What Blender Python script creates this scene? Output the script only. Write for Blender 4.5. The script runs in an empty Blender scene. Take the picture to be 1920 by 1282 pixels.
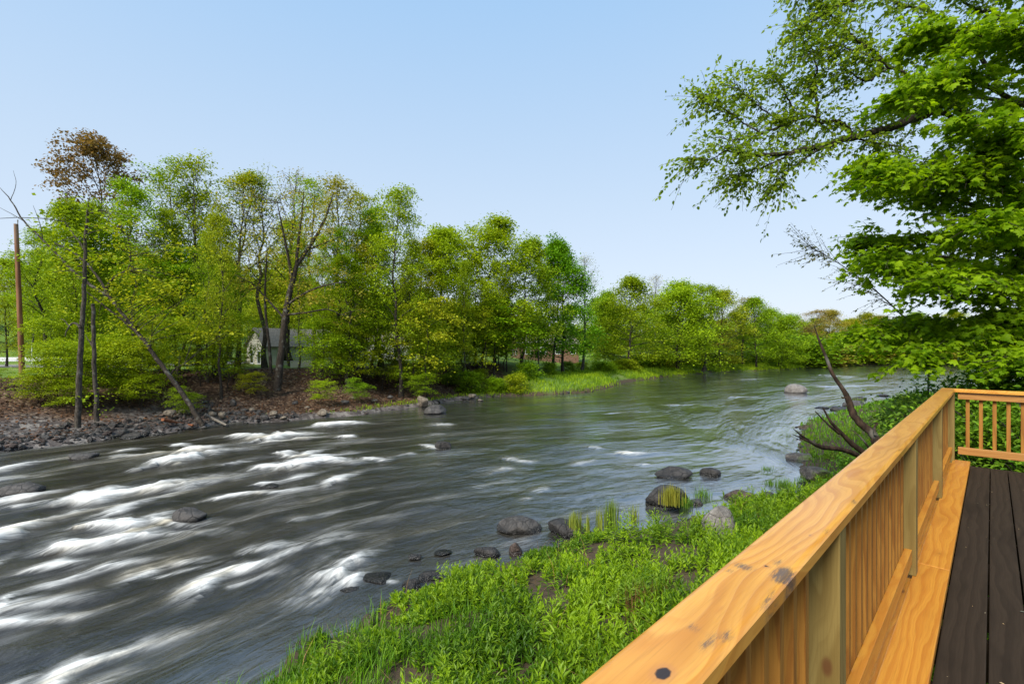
import bpy, bmesh, math, random
import numpy as np
R = math.radians
SC = bpy.context.scene
COL = SC.collection
rng = np.random.default_rng(7)

# ------------------------------------------------------------------ camera, sky, sun, exposure
EYE = 5.0                      # metres above the river
cam = bpy.data.objects.new('camera', bpy.data.cameras.new('camera'))
COL.objects.link(cam)
cam.location = (0, 0, EYE)
cam.rotation_euler = (R(90), 0, 0)
cam.data.sensor_width = 36
cam.data.lens = 16.875
cam.data.shift_y = 9 / 1920
cam.data.clip_start = 0.05
cam.data.clip_end = 6000
SC.camera = cam

SUN_EL, SUN_AZ = R(44), R(214)          # azimuth from +Y clockwise: behind and left of the camera
world = bpy.data.worlds.new('World')
SC.world = world
world.use_nodes = True
nt = world.node_tree
nt.nodes.clear()
wo = nt.nodes.new('ShaderNodeOutputWorld')
bg = nt.nodes.new('ShaderNodeBackground')
sky = nt.nodes.new('ShaderNodeTexSky')
sky.sky_type = 'NISHITA'
sky.sun_disc = False
sky.sun_elevation = SUN_EL
sky.sun_rotation = SUN_AZ
sky.air_density = 1.0
sky.dust_density = 1.2
sky.ozone_density = 1.6
# high thin overcast veil: pale milky layer mixed over the clear sky, thicker to the horizon
tc = nt.nodes.new('ShaderNodeTexCoord')
sep = nt.nodes.new('ShaderNodeSeparateXYZ')
nt.links.new(tc.outputs['Generated'], sep.inputs[0])
rmp = nt.nodes.new('ShaderNodeValToRGB')
rmp.color_ramp.elements[0].position = 0.0
rmp.color_ramp.elements[0].color = (6.4, 6.9, 7.75, 1)
rmp.color_ramp.elements[1].position = 0.62
rmp.color_ramp.elements[1].color = (3.15, 5.15, 7.7, 1)
e = rmp.color_ramp.elements.new(0.28)
e.color = (5.0, 6.2, 7.65, 1)
nt.links.new(sep.outputs['Z'], rmp.inputs[0])
mx = nt.nodes.new('ShaderNodeMix')
mx.data_type = 'RGBA'
mx.inputs[0].default_value = 0.82
nt.links.new(sky.outputs[0], mx.inputs[6])
nt.links.new(rmp.outputs[0], mx.inputs[7])
nt.links.new(mx.outputs[2], bg.inputs['Color'])
bg.inputs['Strength'].default_value = 0.092
nt.links.new(bg.outputs[0], wo.inputs[0])

sl = bpy.data.lights.new('sun', 'SUN')
sl.energy = 4.3
sl.angle = R(22)
sl.color = (1.0, 0.95, 0.84)
sun = bpy.data.objects.new('sun', sl)
COL.objects.link(sun)
sun.rotation_euler = (R(90) - SUN_EL, 0, math.pi - SUN_AZ)

SC.view_settings.view_transform = 'Standard'
SC.view_settings.look = 'None'
SC.view_settings.exposure = 0.56
SC.view_settings.gamma = 1.0
SC.render.engine = 'CYCLES'
cy = SC.cycles
cy.max_bounces = 7
cy.diffuse_bounces = 3
cy.glossy_bounces = 2
cy.transmission_bounces = 3
cy.transparent_max_bounces = 4
cy.use_denoising = True
cy.caustics_reflective = False
cy.caustics_refractive = False

# ------------------------------------------------------------------ helpers
HZ, FP = 650.0, 900.0          # measured in the photo: horizon row and focal length in pixels


def W(px, py, z=0.0):
    """Where a measured pixel meets the level z."""
    Y = FP * (EYE - z) / (py - HZ)
    return np.array([(px - 960) / FP * Y, Y, z])


def P3(px, py, Y):
    """A measured pixel at the distance Y."""
    return np.array([(px - 960) / FP * Y, Y, EYE + (HZ - py) / FP * Y])


def vnoise(x, y, seed=0):
    x = np.asarray(x, float); y = np.asarray(y, float)
    xi = np.floor(x).astype(np.int64); yi = np.floor(y).astype(np.int64)
    fx = x - xi; fy = y - yi
    fx = fx * fx * (3 - 2 * fx); fy = fy * fy * (3 - 2 * fy)

    def h(a, b):
        n = (a * 374761393 + b * 668265263 + seed * 974634777) & 0xFFFFFFFF
        n = ((n ^ (n >> 13)) * 1274126177) & 0xFFFFFFFF
        return ((n ^ (n >> 16)) & 0xFFFF) / 65535.0
    return ((h(xi, yi) * (1 - fx) + h(xi + 1, yi) * fx) * (1 - fy)
            + (h(xi, yi + 1) * (1 - fx) + h(xi + 1, yi + 1) * fx) * fy)


def fbm(x, y, seed=0, octv=4):
    a, s, t = 1.0, 0.0, 0.0
    for k in range(octv):
        s = s + a * vnoise(x * 2 ** k, y * 2 ** k, seed + k * 17)
        t += a
        a *= 0.5
    return s / t


def sstep(a, b, x):
    t = np.clip((np.asarray(x, float) - a) / (b - a), 0, 1)
    return t * t * (3 - 2 * t)


class MB:
    """Collects geometry for ONE mesh object."""

    def __init__(self):
        self.v, self.loops, self.lens, self.mi, self.tone, self.n = [], [], [], [], [], 0

    def add(self, v, f, mat=0, tone=0.5):
        v = np.asarray(v, float).reshape(-1, 3)
        if isinstance(f, np.ndarray):
            groups = [f]
        else:
            by = {}
            for q in f:
                by.setdefault(len(q), []).append(q)
            groups = [np.array(g) for g in by.values()]
        for g in groups:
            self.loops.append((g + self.n).reshape(-1))
            self.lens.append(np.full(len(g), g.shape[1]))
            self.mi.append(np.full(len(g), mat))
        self.v.append(v)
        self.tone.append(np.broadcast_to(np.asarray(tone, float), (len(v),)).copy())
        self.n += len(v)

    def mesh(self, name, mats, smooth=True):
        me = bpy.data.meshes.new(name)
        if self.n:
            v = np.concatenate(self.v)
            lo = np.concatenate(self.loops).astype(np.int32)
            ln = np.concatenate(self.lens).astype(np.int32)
            mi = np.concatenate(self.mi).astype(np.int32)
            me.vertices.add(len(v)); me.vertices.foreach_set('co', v.ravel())
            me.loops.add(len(lo)); me.loops.foreach_set('vertex_index', lo)
            me.polygons.add(len(ln))
            st = np.concatenate([[0], np.cumsum(ln)[:-1]]).astype(np.int32)
            me.polygons.foreach_set('loop_start', st)
            me.polygons.foreach_set('material_index', mi)
            me.polygons.foreach_set('use_smooth', np.full(len(ln), smooth))
            a = me.attributes.new('tone', 'FLOAT', 'POINT')
            a.data.foreach_set('value', np.concatenate(self.tone))
            me.update(calc_edges=True)
        for m in mats:
            me.materials.append(m)
        return me

    def build(self, name, mats, parent=None, smooth=True):
        return link(name, self.mesh(name, mats if isinstance(mats, (list, tuple)) else [mats], smooth), parent)


def link(name, data, parent=None):
    o = bpy.data.objects.new(name, data)
    COL.objects.link(o)
    if parent is not None:
        o.parent = parent
    return o


def tag(o, label=None, cat=None, group=None, kind=None):
    if label: o['label'] = label
    if cat: o['category'] = cat
    if group: o['group'] = group
    if kind: o['kind'] = kind
    return o


def empty(name, loc=(0, 0, 0), rz=0.0, s=1.0):
    o = bpy.data.objects.new(name, None)
    o.location = loc
    o.rotation_euler = (0, 0, rz)
    o.scale = (s, s, s)
    o.empty_display_size = 0.2
    COL.objects.link(o)
    return o


def tube(mb, pts, rad, n=6, mat=0, tone=0.5, close=True):
    pts = np.asarray(pts, float)
    rad = np.broadcast_to(np.asarray(rad, float), (len(pts),))
    d = np.gradient(pts, axis=0)
    d /= np.linalg.norm(d, axis=1, keepdims=True) + 1e-9
    m = d.mean(0)
    ref = np.array([1.0, 0, 0]) if abs(m[0]) < 0.6 * np.linalg.norm(m) + 1e-9 else np.array([0, 1.0, 0.3])
    a = np.cross(d, ref); a /= np.linalg.norm(a, axis=1, keepdims=True) + 1e-9
    b = np.cross(d, a)
    th = np.linspace(0, 2 * np.pi, n, endpoint=False)
    v = (pts[:, None, :] + rad[:, None, None] * (np.cos(th)[None, :, None] * a[:, None, :] + np.sin(th)[None, :, None] * b[:, None, :])).reshape(-1, 3)
    k = len(pts)
    i = np.arange(k - 1)[:, None] * n
    j = np.arange(n)[None, :]
    j2 = (j + 1) % n
    f = np.stack([i + j, i + n + j, i + n + j2, i + j2], -1).reshape(-1, 4)
    mb.add(v, f, mat, tone)
    if close:
        mb.add(v[-n:], np.arange(n)[None, :], mat, tone)
        mb.add(v[:n], np.arange(n)[::-1][None, :], mat, tone)


def smooth_path(pts, k=4):
    """Catmull-Rom through the points."""
    p = np.asarray(pts, float)
    p = np.concatenate([[2 * p[0] - p[1]], p, [2 * p[-1] - p[-2]]])
    out = []
    for i in range(1, len(p) - 2):
        for t in np.linspace(0, 1, k, endpoint=False):
            a, b, c, d = p[i - 1], p[i], p[i + 1], p[i + 2]
            out.append(0.5 * (2 * b + (c - a) * t + (2 * a - 5 * b + 4 * c - d) * t * t + (3 * b - a - 3 * c + d) * t ** 3))
    out.append(p[-2])
    return np.array(out)


# leaf templates: x along the leaf, y across, z up
LEAF_DIAMOND = (np.array([[0, 0, 0], [.5, .38, .06], [1, 0, -.06], [.5, -.38, .06]]), np.array([[0, 1, 2, 3]]))
LEAF_LANCE = (np.array([[0, 0, 0], [.4, .15, .04], [1, 0, -.12], [.4, -.15, .04]]), np.array([[0, 1, 2], [0, 2, 3]]))
LEAF_OVATE = (np.array([[0, 0, 0], [.3, .22, .05], [.65, .17, .02], [1, 0, -.12], [.65, -.17, .02], [.3, -.22, .05], [.5, 0, -.02]]),
              np.array([[0, 6, 1], [1, 6, 2], [2, 6, 3], [3, 6, 4], [4, 6, 5], [5, 6, 0]]))
_h = [(0, 0, 0), (.02, .24, -.03), (-.06, .40, -.10), (.22, .38, -.05), (.42, .56, -.16), (.50, .24, -.03), (.72, .26, -.12), (.76, .10, -.08), (1.02, 0, -.22)]
_o = _h + [(x, -y, z) for x, y, z in _h[-2:0:-1]] + [(.36, 0, .03)]
LEAF_MAPLE = (np.array(_o, float), np.array([[len(_o) - 1, i, (i + 1) % (len(_o) - 1)] for i in range(len(_o) - 1)]))


def leaves(mb, P, D, N, size, tmpl, mat=0, tone=None, width=1.0):
    P = np.asarray(P, float); n = len(P)
    if n == 0: return
    x = np.asarray(D, float); x = x / (np.linalg.norm(x, axis=1, keepdims=True) + 1e-9)
    y = np.cross(np.asarray(N, float), x); y /= np.linalg.norm(y, axis=1, keepdims=True) + 1e-9
    z = np.cross(x, y)
    tv, tf = tmpl
    s = np.broadcast_to(np.asarray(size, float), (n,))[:, None, None]
    v = P[:, None, :] + s * (tv[None, :, 0:1] * x[:, None, :] + width * tv[None, :, 1:2] * y[:, None, :] + tv[None, :, 2:3] * z[:, None, :])
    f = (np.arange(n)[:, None, None] * len(tv) + tf[None]).reshape(-1, tf.shape[1])
    if tone is None: tone = rng.random(n)
    mb.add(v.reshape(-1, 3), f, mat, np.repeat(tone, len(tv)))


def unit(n):
    d = rng.normal(size=(n, 3))
    return d / np.linalg.norm(d, axis=1, keepdims=True)


# ------------------------------------------------------------------ materials
class Mat:
    def __init__(self, name):
        self.m = bpy.data.materials.new(name)
        self.m.use_nodes = True
        self.t = self.m.node_tree
        self.t.nodes.clear()
        self.out = self.n('ShaderNodeOutputMaterial')

    def n(self, kind, **kw):
        o = self.t.nodes.new(kind)
        for k, v in kw.items():
            setattr(o, k, v)
        return o

    def l(self, a, b):
        self.t.links.new(a, b)

    def val(self, sock, x):
        if hasattr(x, 'is_output') or isinstance(x, bpy.types.NodeSocket):
            self.l(x, sock)
        else:
            sock.default_value = x

    def math(self, op, a, b=None, c=None, clamp=False):
        o = self.n('ShaderNodeMath', operation=op, use_clamp=clamp)
        self.val(o.inputs[0], a)
        if b is not None: self.val(o.inputs[1], b)
        if c is not None: self.val(o.inputs[2], c)
        return o.outputs[0]

    def mix(self, f, a, b, blend='MIX'):
        o = self.n('ShaderNodeMix', data_type='RGBA', blend_type=blend)
        self.val(o.inputs[0], f)
        self.val(o.inputs[6], a if not isinstance(a, tuple) else (*a[:3], 1))
        self.val(o.inputs[7], b if not isinstance(b, tuple) else (*b[:3], 1))
        return o.outputs[2]

    def attr(self, name):
        return self.n('ShaderNodeAttribute', attribute_name=name)

    def noise(self, vec, scale=5.0, detail=3.0, rough=0.5, dist=0.0):
        o = self.n('ShaderNodeTexNoise')
        if vec is not None: self.l(vec, o.inputs['Vector'])
        o.inputs['Scale'].default_value = scale
        o.inputs['Detail'].default_value = detail
        o.inputs['Roughness'].default_value = rough
        o.inputs['Distortion'].default_value = dist
        return o.outputs['Fac']

    def scaled(self, vec, s, off=(0, 0, 0)):
        o = self.n('ShaderNodeMapping')
        self.l(vec, o.inputs['Vector'])
        o.inputs['Scale'].default_value = s
        o.inputs['Location'].default_value = off
        return o.outputs[0]

    def step(self, x, a, b):
        o = self.n('ShaderNodeMapRange', interpolation_type='SMOOTHSTEP')
        self.val(o.inputs[0], x)
        o.inputs[1].default_value = a; o.inputs[2].default_value = b
        return o.outputs[0]

    def ramp(self, x, stops):
        o = self.n('ShaderNodeValToRGB')
        self.val(o.inputs[0], x)
        el = o.color_ramp.elements
        el[0].position, el[0].color = stops[0][0], (*stops[0][1], 1)
        el[1].position, el[1].color = stops[-1][0], (*stops[-1][1], 1)
        for p, c in stops[1:-1]:
            q = el.new(p); q.color = (*c, 1)
        return o.outputs[0]

    def bump(self, h, strength=0.3, dist=0.02):
        o = self.n('ShaderNodeBump')
        o.inputs['Strength'].default_value = strength
        o.inputs['Distance'].default_value = dist
        self.l(h, o.inputs['Height'])
        return o.outputs[0]

    def pbr(self, color, rough=0.6, spec=0.5, normal=None, metal=0.0):
        p = self.n('ShaderNodeBsdfPrincipled')
        self.val(p.inputs['Base Color'], color if not isinstance(color, tuple) else (*color[:3], 1))
        self.val(p.inputs['Roughness'], rough)
        self.val(p.inputs['Specular IOR Level'], spec)
        p.inputs['Metallic'].default_value = metal
        if normal is not None: self.l(normal, p.inputs['Normal'])
        return p

    def end(self, shader):
        self.l(shader.outputs[0], self.out.inputs[0])
        return self.m


def leaf_mat(name, base=None, trans=0.38, spread=0.45, rough=0.5, spec=0.12):
    """Leaves: colour from the object (each tree its own), each leaf a little lighter, darker or yellower."""
    M = Mat(name)
    t = M.attr('tone').outputs['Fac']
    if base is None:
        col = M.n('ShaderNodeObjectInfo').outputs['Color']
    else:
        r = M.n('ShaderNodeRGB'); r.outputs[0].default_value = (*base, 1); col = r.outputs[0]
    dark = M.mix(1.0, col, (1 - spread, 1 - spread * 0.8, 1 - spread * 0.6), 'MULTIPLY')
    lite = M.mix(1.0, col, (1 + spread * 1.0, 1 + spread * 0.62, 1 + spread * 0.2), 'MULTIPLY')
    c = M.mix(t, dark, lite)
    p = M.pbr(c, rough, spec)
    tr = M.n('ShaderNodeBsdfTranslucent')
    M.l(M.mix(1.0, c, (1.25, 1.2, 0.6), 'MULTIPLY'), tr.inputs['Color'])
    ms = M.n('ShaderNodeMixShader')
    ms.inputs[0].default_value = trans
    M.l(p.outputs[0], ms.inputs[1]); M.l(tr.outputs[0], ms.inputs[2])
    return M.end(ms)


def bark_mat(name, a, b, scale=6.0):
    M = Mat(name)
    g = M.n('ShaderNodeTexCoord').outputs['Object']
    n1 = M.noise(M.scaled(g, (1, 1, 0.25)), scale * 3, 5, 0.65)
    n2 = M.noise(g, scale * 0.5, 3)
    c = M.mix(M.step(n1, .35, .68), a, b)
    c = M.mix(M.math('MULTIPLY', M.step(n2, .56, .7), .4), c, (.22, .22, .19))
    return M.end(M.pbr(c, .9, .2, M.bump(n1, .7, .03)))


def wood_mat(name, early, late, axis=0, freq=85.0, rough=0.4, coat=0.0, vary=0.25, knots=True, smudge=False, spec=.5, swirl=.16):
    """Flat-sawn softwood: growth rings cut by the board's face, with cathedral figure, fine pores and knots."""
    M = Mat(name)
    g = M.n('ShaderNodeTexCoord').outputs['Object']
    inf = M.n('ShaderNodeObjectInfo')
    off = M.n('ShaderNodeCombineXYZ')
    rnd = inf.outputs['Random']
    M.l(M.math('MULTIPLY', rnd, 37.0), off.inputs[0]); M.l(M.math('MULTIPLY', rnd, 0.21), off.inputs[1]); M.l(M.math('MULTIPLY', rnd, 0.17), off.inputs[2])
    va = M.n('ShaderNodeVectorMath', operation='ADD')
    M.l(g, va.inputs[0])
    M.l(off.outputs[0], va.inputs[1])
    v = va.outputs[0]
    s1 = [3.2, 3.2, 3.2]; s1[axis] = 0.75
    s2 = [11.0, 11.0, 11.0]; s2[axis] = 2.4
    n1 = M.n('ShaderNodeTexNoise'); M.l(M.scaled(v, tuple(s1)), n1.inputs['Vector']); n1.inputs['Scale'].default_value = 1.0; n1.inputs['Detail'].default_value = 2.0
    n2 = M.noise(M.scaled(v, tuple(s2)), 1.0, 2.0)
    val = M.math('ADD', M.math('MULTIPLY', n1.outputs['Fac'], swirl), M.math('MULTIPLY', n2, 0.022))
    sp = M.n('ShaderNodeSeparateXYZ'); M.l(v, sp.inputs[0])
    ax = [i for i in range(3) if i != axis]
    q = M.math('ADD', val, M.math('MULTIPLY', sp.outputs[ax[0]], .30))
    q = M.math('ADD', q, M.math('MULTIPLY', sp.outputs[ax[1]], .22))
    ring = M.math('FRACT', M.math('MULTIPLY', q, freq))
    late_w = M.math('MULTIPLY', M.step(ring, .25, .85), M.math('SUBTRACT', 1.0, M.step(ring, .90, 1.0)))
    fine = [260.0, 260.0, 260.0]; fine[axis] = 7.0
    pores = M.noise(M.scaled(v, tuple(fine)), 1.0, 3.0, .6)
    blot = [5.0, 5.0, 5.0]; blot[axis] = 1.3
    bl = M.noise(M.scaled(v, tuple(blot), (3, 1, 7)), 1.0, 3.0)
    w = M.math('MULTIPLY', late_w, M.math('ADD', .25, M.math('MULTIPLY', bl, .8)), clamp=True)
    c = M.mix(w, early, late)
    c = M.mix(M.math('MULTIPLY', M.step(pores, .45, .75), .28), c, tuple(x * .5 for x in late))
    c = M.mix(M.math('MULTIPLY', M.step(bl, .50, .68), vary), c, tuple(x * .72 for x in late))
    r2 = M.math('FRACT', M.math('MULTIPLY', q, freq * 3.3))
    l2 = M.math('MULTIPLY', M.step(r2, .45, .9), M.math('SUBTRACT', 1.0, M.step(r2, .92, 1.0)))
    c = M.mix(M.math('MULTIPLY', l2, .30), c, late)
    h = M.math('ADD', M.math('MULTIPLY', late_w, .5), M.math('MULTIPLY', pores, .5))
    if knots:
        ks = [4.6, 4.6, 4.6]; ks[axis] = 2.1
        kv = M.n('ShaderNodeTexVoronoi'); kv.voronoi_dimensions = '3D'
        M.l(M.scaled(v, tuple(ks)), kv.inputs['Vector']); kv.inputs['Scale'].default_value = 1.0
        kd = kv.outputs['Distance']
        kk = M.math('SUBTRACT', 1.0, M.step(M.math('ADD', kd, M.math('MULTIPLY', n2, .05)), .07, .12))
        halo = M.math('SUBTRACT', 1.0, M.step(kd, .08, .26))
        c = M.mix(M.math('MULTIPLY', halo, .35), c, tuple(x * .8 for x in late))
        c = M.mix(M.math('MULTIPLY', kk, .8), c, (.10, .035, .012))
    if smudge:
        sm = M.attr('smudge').outputs['Fac']
        nn = M.noise(M.scaled(v, (26, 210, 60)), 1.0, 6.0, .85)
        k2 = M.math('MULTIPLY', M.step(sm, .12, .8), M.step(M.math('ADD', nn, M.math('MULTIPLY', sm, .22)), .52, .74))
        c = M.mix(M.math('MULTIPLY', k2, .86), c, (.055, .052, .06))
        am = M.attr('pitch').outputs['Fac']
        nz = M.noise(M.scaled(v, (14, 40, 30)), 1.0, 3.0, .6, .6)
        k3 = M.step(M.math('MULTIPLY', am, M.math('ADD', .3, nz)), .32, .6)
        c = M.mix(M.math('MULTIPLY', k3, .75), c, (.46, .17, .03))
        kn = M.attr('knot').outputs['Fac']
        c = M.mix(M.math('MULTIPLY', M.step(kn, .25, .6), .4), c, (.42, .17, .06))
        c = M.mix(M.step(kn, .66, .80), c, (.03, .018, .014))
    p = M.pbr(c, rough, spec, M.bump(h, .18, .004))
    p.inputs['Coat Weight'].default_value = coat
    p.inputs['Coat Roughness'].default_value = 0.16
    return M.end(p)


MAT = {}
MAT['leaf'] = leaf_mat('tree leaves')
MAT['bark'] = bark_mat('dark bark', (.020, .015, .011), (.060, .048, .037))
MAT['bark_grey'] = bark_mat('grey bark', (.10, .085, .07), (.24, .21, .175))
MAT['bark_pale'] = bark_mat('mid bark', (.032, .026, .020), (.10, .083, .066))

# ------------------------------------------------------------------ river banks (measured shorelines, near and far, in pairs)
NEAR = np.array([(-30, -26), (-16, -10), (-8, 1), (-3.6, 7.2), (-1.8, 10.0), (1.5, 12.35), (5.8, 14.4), (10.8, 17.3), (13.6, 23), (21, 33), (36, 45), (60, 60), (95, 80), (160, 100)], float)
FAR = np.array([(-62, -4), (-45, 5), (-33, 14), (-24, 22.6), (-19.3, 30), (-11, 35.5), (-3.2, 47), (8.2, 53), (19.4, 72), (40.6, 94), (63, 107), (84, 128), (110, 133), (170, 140)], float)
NB, FB = smooth_path(NEAR, 14), smooth_path(FAR, 14)


def sdist(P, line):
    """Signed distance to a polyline (positive on its left)."""
    P = np.asarray(P, float)
    out = np.empty(len(P))
    a, b = line[:-1], line[1:]
    d = b - a
    L2 = (d ** 2).sum(1)
    for i in range(0, len(P), 20000):
        q = P[i:i + 20000, None, :] - a[None]
        t = np.clip((q * d[None]).sum(2) / L2[None], 0, 1)
        r = q - t[..., None] * d[None]
        m = (r ** 2).sum(2)
        k = m.argmin(1)
        ar = np.arange(len(k))
        cr = d[k, 0] * q[ar, k, 1] - d[k, 1] * q[ar, k, 0]
        out[i:i + 20000] = np.sqrt(m[ar, k]) * np.sign(cr)
    return out


def ground(x, y, full=False):
    x = np.atleast_1d(np.asarray(x, float)); y = np.atleast_1d(np.asarray(y, float))
    P = np.stack([x, y], 1)
    wob = (fbm(x * .5, y * .5, 3, 3) - .5) * 1.1 + (fbm(x * 1.9, y * 1.9, 5, 2) - .5) * .5
    dn = -sdist(P, NB) + wob            # >0 on the near land
    df = sdist(P, FB) + wob * 1.2       # >0 on the far land
    small = (fbm(x * .9, y * .9, 9, 4) - .5)
    zn = -.5 + .62 * sstep(-1.2, .5, dn) + .30 * sstep(.2, 1.6, dn) + 1.15 * sstep(1.0, 8.0, dn) + .6 * sstep(8, 16, dn) + small * .42 * sstep(0, 1.5, dn)
    right = sstep(-4, 9, x)
    steep = -.5 + .75 * sstep(-1.0, .5, df) + 2.75 * sstep(.3, 12.5, df) + .3 * sstep(12, 40, df)
    grassy = -.5 + .85 * sstep(-.8, .5, df) + .75 * sstep(.5, 3.5, df) + 1.6 * sstep(4, 26, df)
    zf = steep * (1 - right) + grassy * right + small * .28 * sstep(0, 2, df) * (1 - .6 * sstep(12, 20, df))
    hill = 12 * sstep(45, 150, df - 0.25 * x) * sstep(60, -60, x) + 3 * sstep(70, 200, df)
    zf = zf + hill * sstep(40, 70, df)
    z = np.where(dn > df, zn, zf)
    if full: return z, dn, df
    return z


def gz(x, y):
    return float(ground(x, y)[0])


def axis_pts(*segs):
    out = [np.arange(a, b, s) for a, b, s in segs]
    return np.concatenate(out + [[segs[-1][1]]])


# ------------------------------------------------------------------ the ground sheet
gx = axis_pts((-3000, -600, 400), (-600, -120, 40), (-120, -48, 3), (-48, 26, .36), (26, 70, 1.0), (70, 190, 4), (190, 600, 40), (600, 3000, 400))
gy = axis_pts((-1500, -100, 200), (-100, -12, 8), (-12, 2, .8), (2, 50, .36), (50, 80, .8), (80, 200, 4), (200, 600, 40), (600, 4000, 400))
X, Y = np.meshgrid(gx, gy)
Z, DN, DF = ground(X.ravel(), Y.ravel(), True)
mb = MB()
nx, ny = len(gx), len(gy)
i = (np.arange(ny - 1)[:, None] * nx + np.arange(nx - 1)[None, :])
mb.add(np.stack([X.ravel(), Y.ravel(), Z], 1), np.stack([i, i + 1, i + nx + 1, i + nx], -1).reshape(-1, 4))
M = Mat('ground')
g = M.n('ShaderNodeTexCoord').outputs['Object']
litter, gravel, lawn = (M.attr(k).outputs['Fac'] for k in ('litter', 'gravel', 'lawn'))
v1 = M.n('ShaderNodeTexVoronoi'); v1.voronoi_dimensions = '2D'; M.l(g, v1.inputs['Vector']); v1.inputs['Scale'].default_value = 7.0
v2 = M.n('ShaderNodeTexVoronoi'); v2.voronoi_dimensions = '2D'; M.l(g, v2.inputs['Vector']); v2.inputs['Scale'].default_value = 4.0
sepc = M.n('ShaderNodeSeparateColor'); M.l(v1.outputs['Color'], sepc.inputs[0])
sepg = M.n('ShaderNodeSeparateColor'); M.l(v2.outputs['Color'], sepg.inputs[0])
big = M.noise(g, .45, 4, .6)
fine = M.noise(g, 9.0, 4, .65)
c_lit = M.ramp(sepc.outputs[0], [(0, (.035, .020, .013)), (.45, (.070, .038, .023)), (.8, (.12, .070, .042)), (1, (.22, .155, .10))])
c_lit = M.mix(M.step(big, .52, .70), c_lit, (.05, .030, .018))
c_grv = M.ramp(sepg.outputs[0], [(0, (.045, .038, .036)), (.6, (.11, .095, .09)), (1, (.20, .18, .165))])
c_soil = M.mix(fine, (.035, .024, .014), (.10, .07, .045))
c_lawn = M.mix(fine, (.07, .13, .018), (.16, .25, .035))
c_lawn = M.mix(M.step(big, .5, .75), c_lawn, (.20, .24, .06))
c = M.mix(litter, c_soil, c_lit)
c = M.mix(gravel, c, c_grv)
c = M.mix(lawn, c, c_lawn)
hh = M.math('ADD', M.math('MULTIPLY', v1.outputs['Distance'], -.6), fine)
ground_mat = M.end(M.pbr(c, .92, .25, M.bump(hh, .8, .06)))
go = mb.build('ground', ground_mat)
tag(go, kind='structure')


def fattr(o, name, arr):
    a = o.data.attributes.new(name, 'FLOAT', 'POINT')
    a.data.foreach_set('value', np.ascontiguousarray(arr, dtype=np.float32))


xr, yr = X.ravel(), Y.ravel()
nb1 = fbm(xr * .35, yr * .35, 21, 3)
left = 1 - sstep(-3, 4, xr)
lit = sstep(.1, .8, DF) * (1 - sstep(11, 15, DF + (nb1 - .5) * 6)) * left
fattr(go, 'litter', np.clip(lit, 0, 1))
grv = sstep(-1, .0, DF) * (1 - sstep(2.8, 5.2, DF + (nb1 - .5) * 5)) * (1 - sstep(-25, -17, xr)) + sstep(-2, -.4, DF) * (1 - sstep(.4, 1.2, DF + (nb1 - .5) * 1.5)) * .9 * (1 - sstep(-6, 2, xr))
fattr(go, 'gravel', np.clip(grv, 0, 1))
lw = sstep(11, 15, DF + (nb1 - .5) * 6) + sstep(.4, 1.0, DF) * sstep(-3, 3, xr + (nb1 - .5) * 6) + sstep(3, 9, DN) * .5
fattr(go, 'lawn', np.clip(lw, 0, 1))

# ------------------------------------------------------------------ the river: a sheet laid along the flow, foam crests where rocks break it
sseg = []
for k in range(len(NEAR) - 1):
    m = {0: 6, 1: 30, 2: 95, 3: 90, 4: 95, 5: 95, 6: 80, 7: 60, 8: 50, 9: 40, 10: 24, 11: 10, 12: 5}[k]
    sseg.append(k + np.linspace(0, 1, m, endpoint=False))
S = np.concatenate(sseg + [[len(NEAR) - 1.0]])
T = np.linspace(-.10, 1.06, 330)


def along(line, s):
    q = s * 14
    i = np.clip(q.astype(int), 0, len(line) - 2)
    f = (q - i)[:, None]
    return line[i] * (1 - f) + line[i + 1] * f


An, Af = along(NB, S), along(FB, S)
mid = (An + Af) / 2
slen = np.concatenate([[0], np.cumsum(np.linalg.norm(np.diff(mid, axis=0), axis=1))])
RX = An[:, None, 0] * (1 - T) + Af[:, None, 0] * T
RY = An[:, None, 1] * (1 - T) + Af[:, None, 1] * T
US = np.broadcast_to(slen[:, None], RX.shape).ravel()
UT = (T[None, :] * np.linalg.norm(Af - An, axis=1)[:, None]).ravel()
rx, ry = RX.ravel(), RY.ravel()
foam = np.zeros(len(rx))
hump = np.zeros(len(rx))
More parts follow.
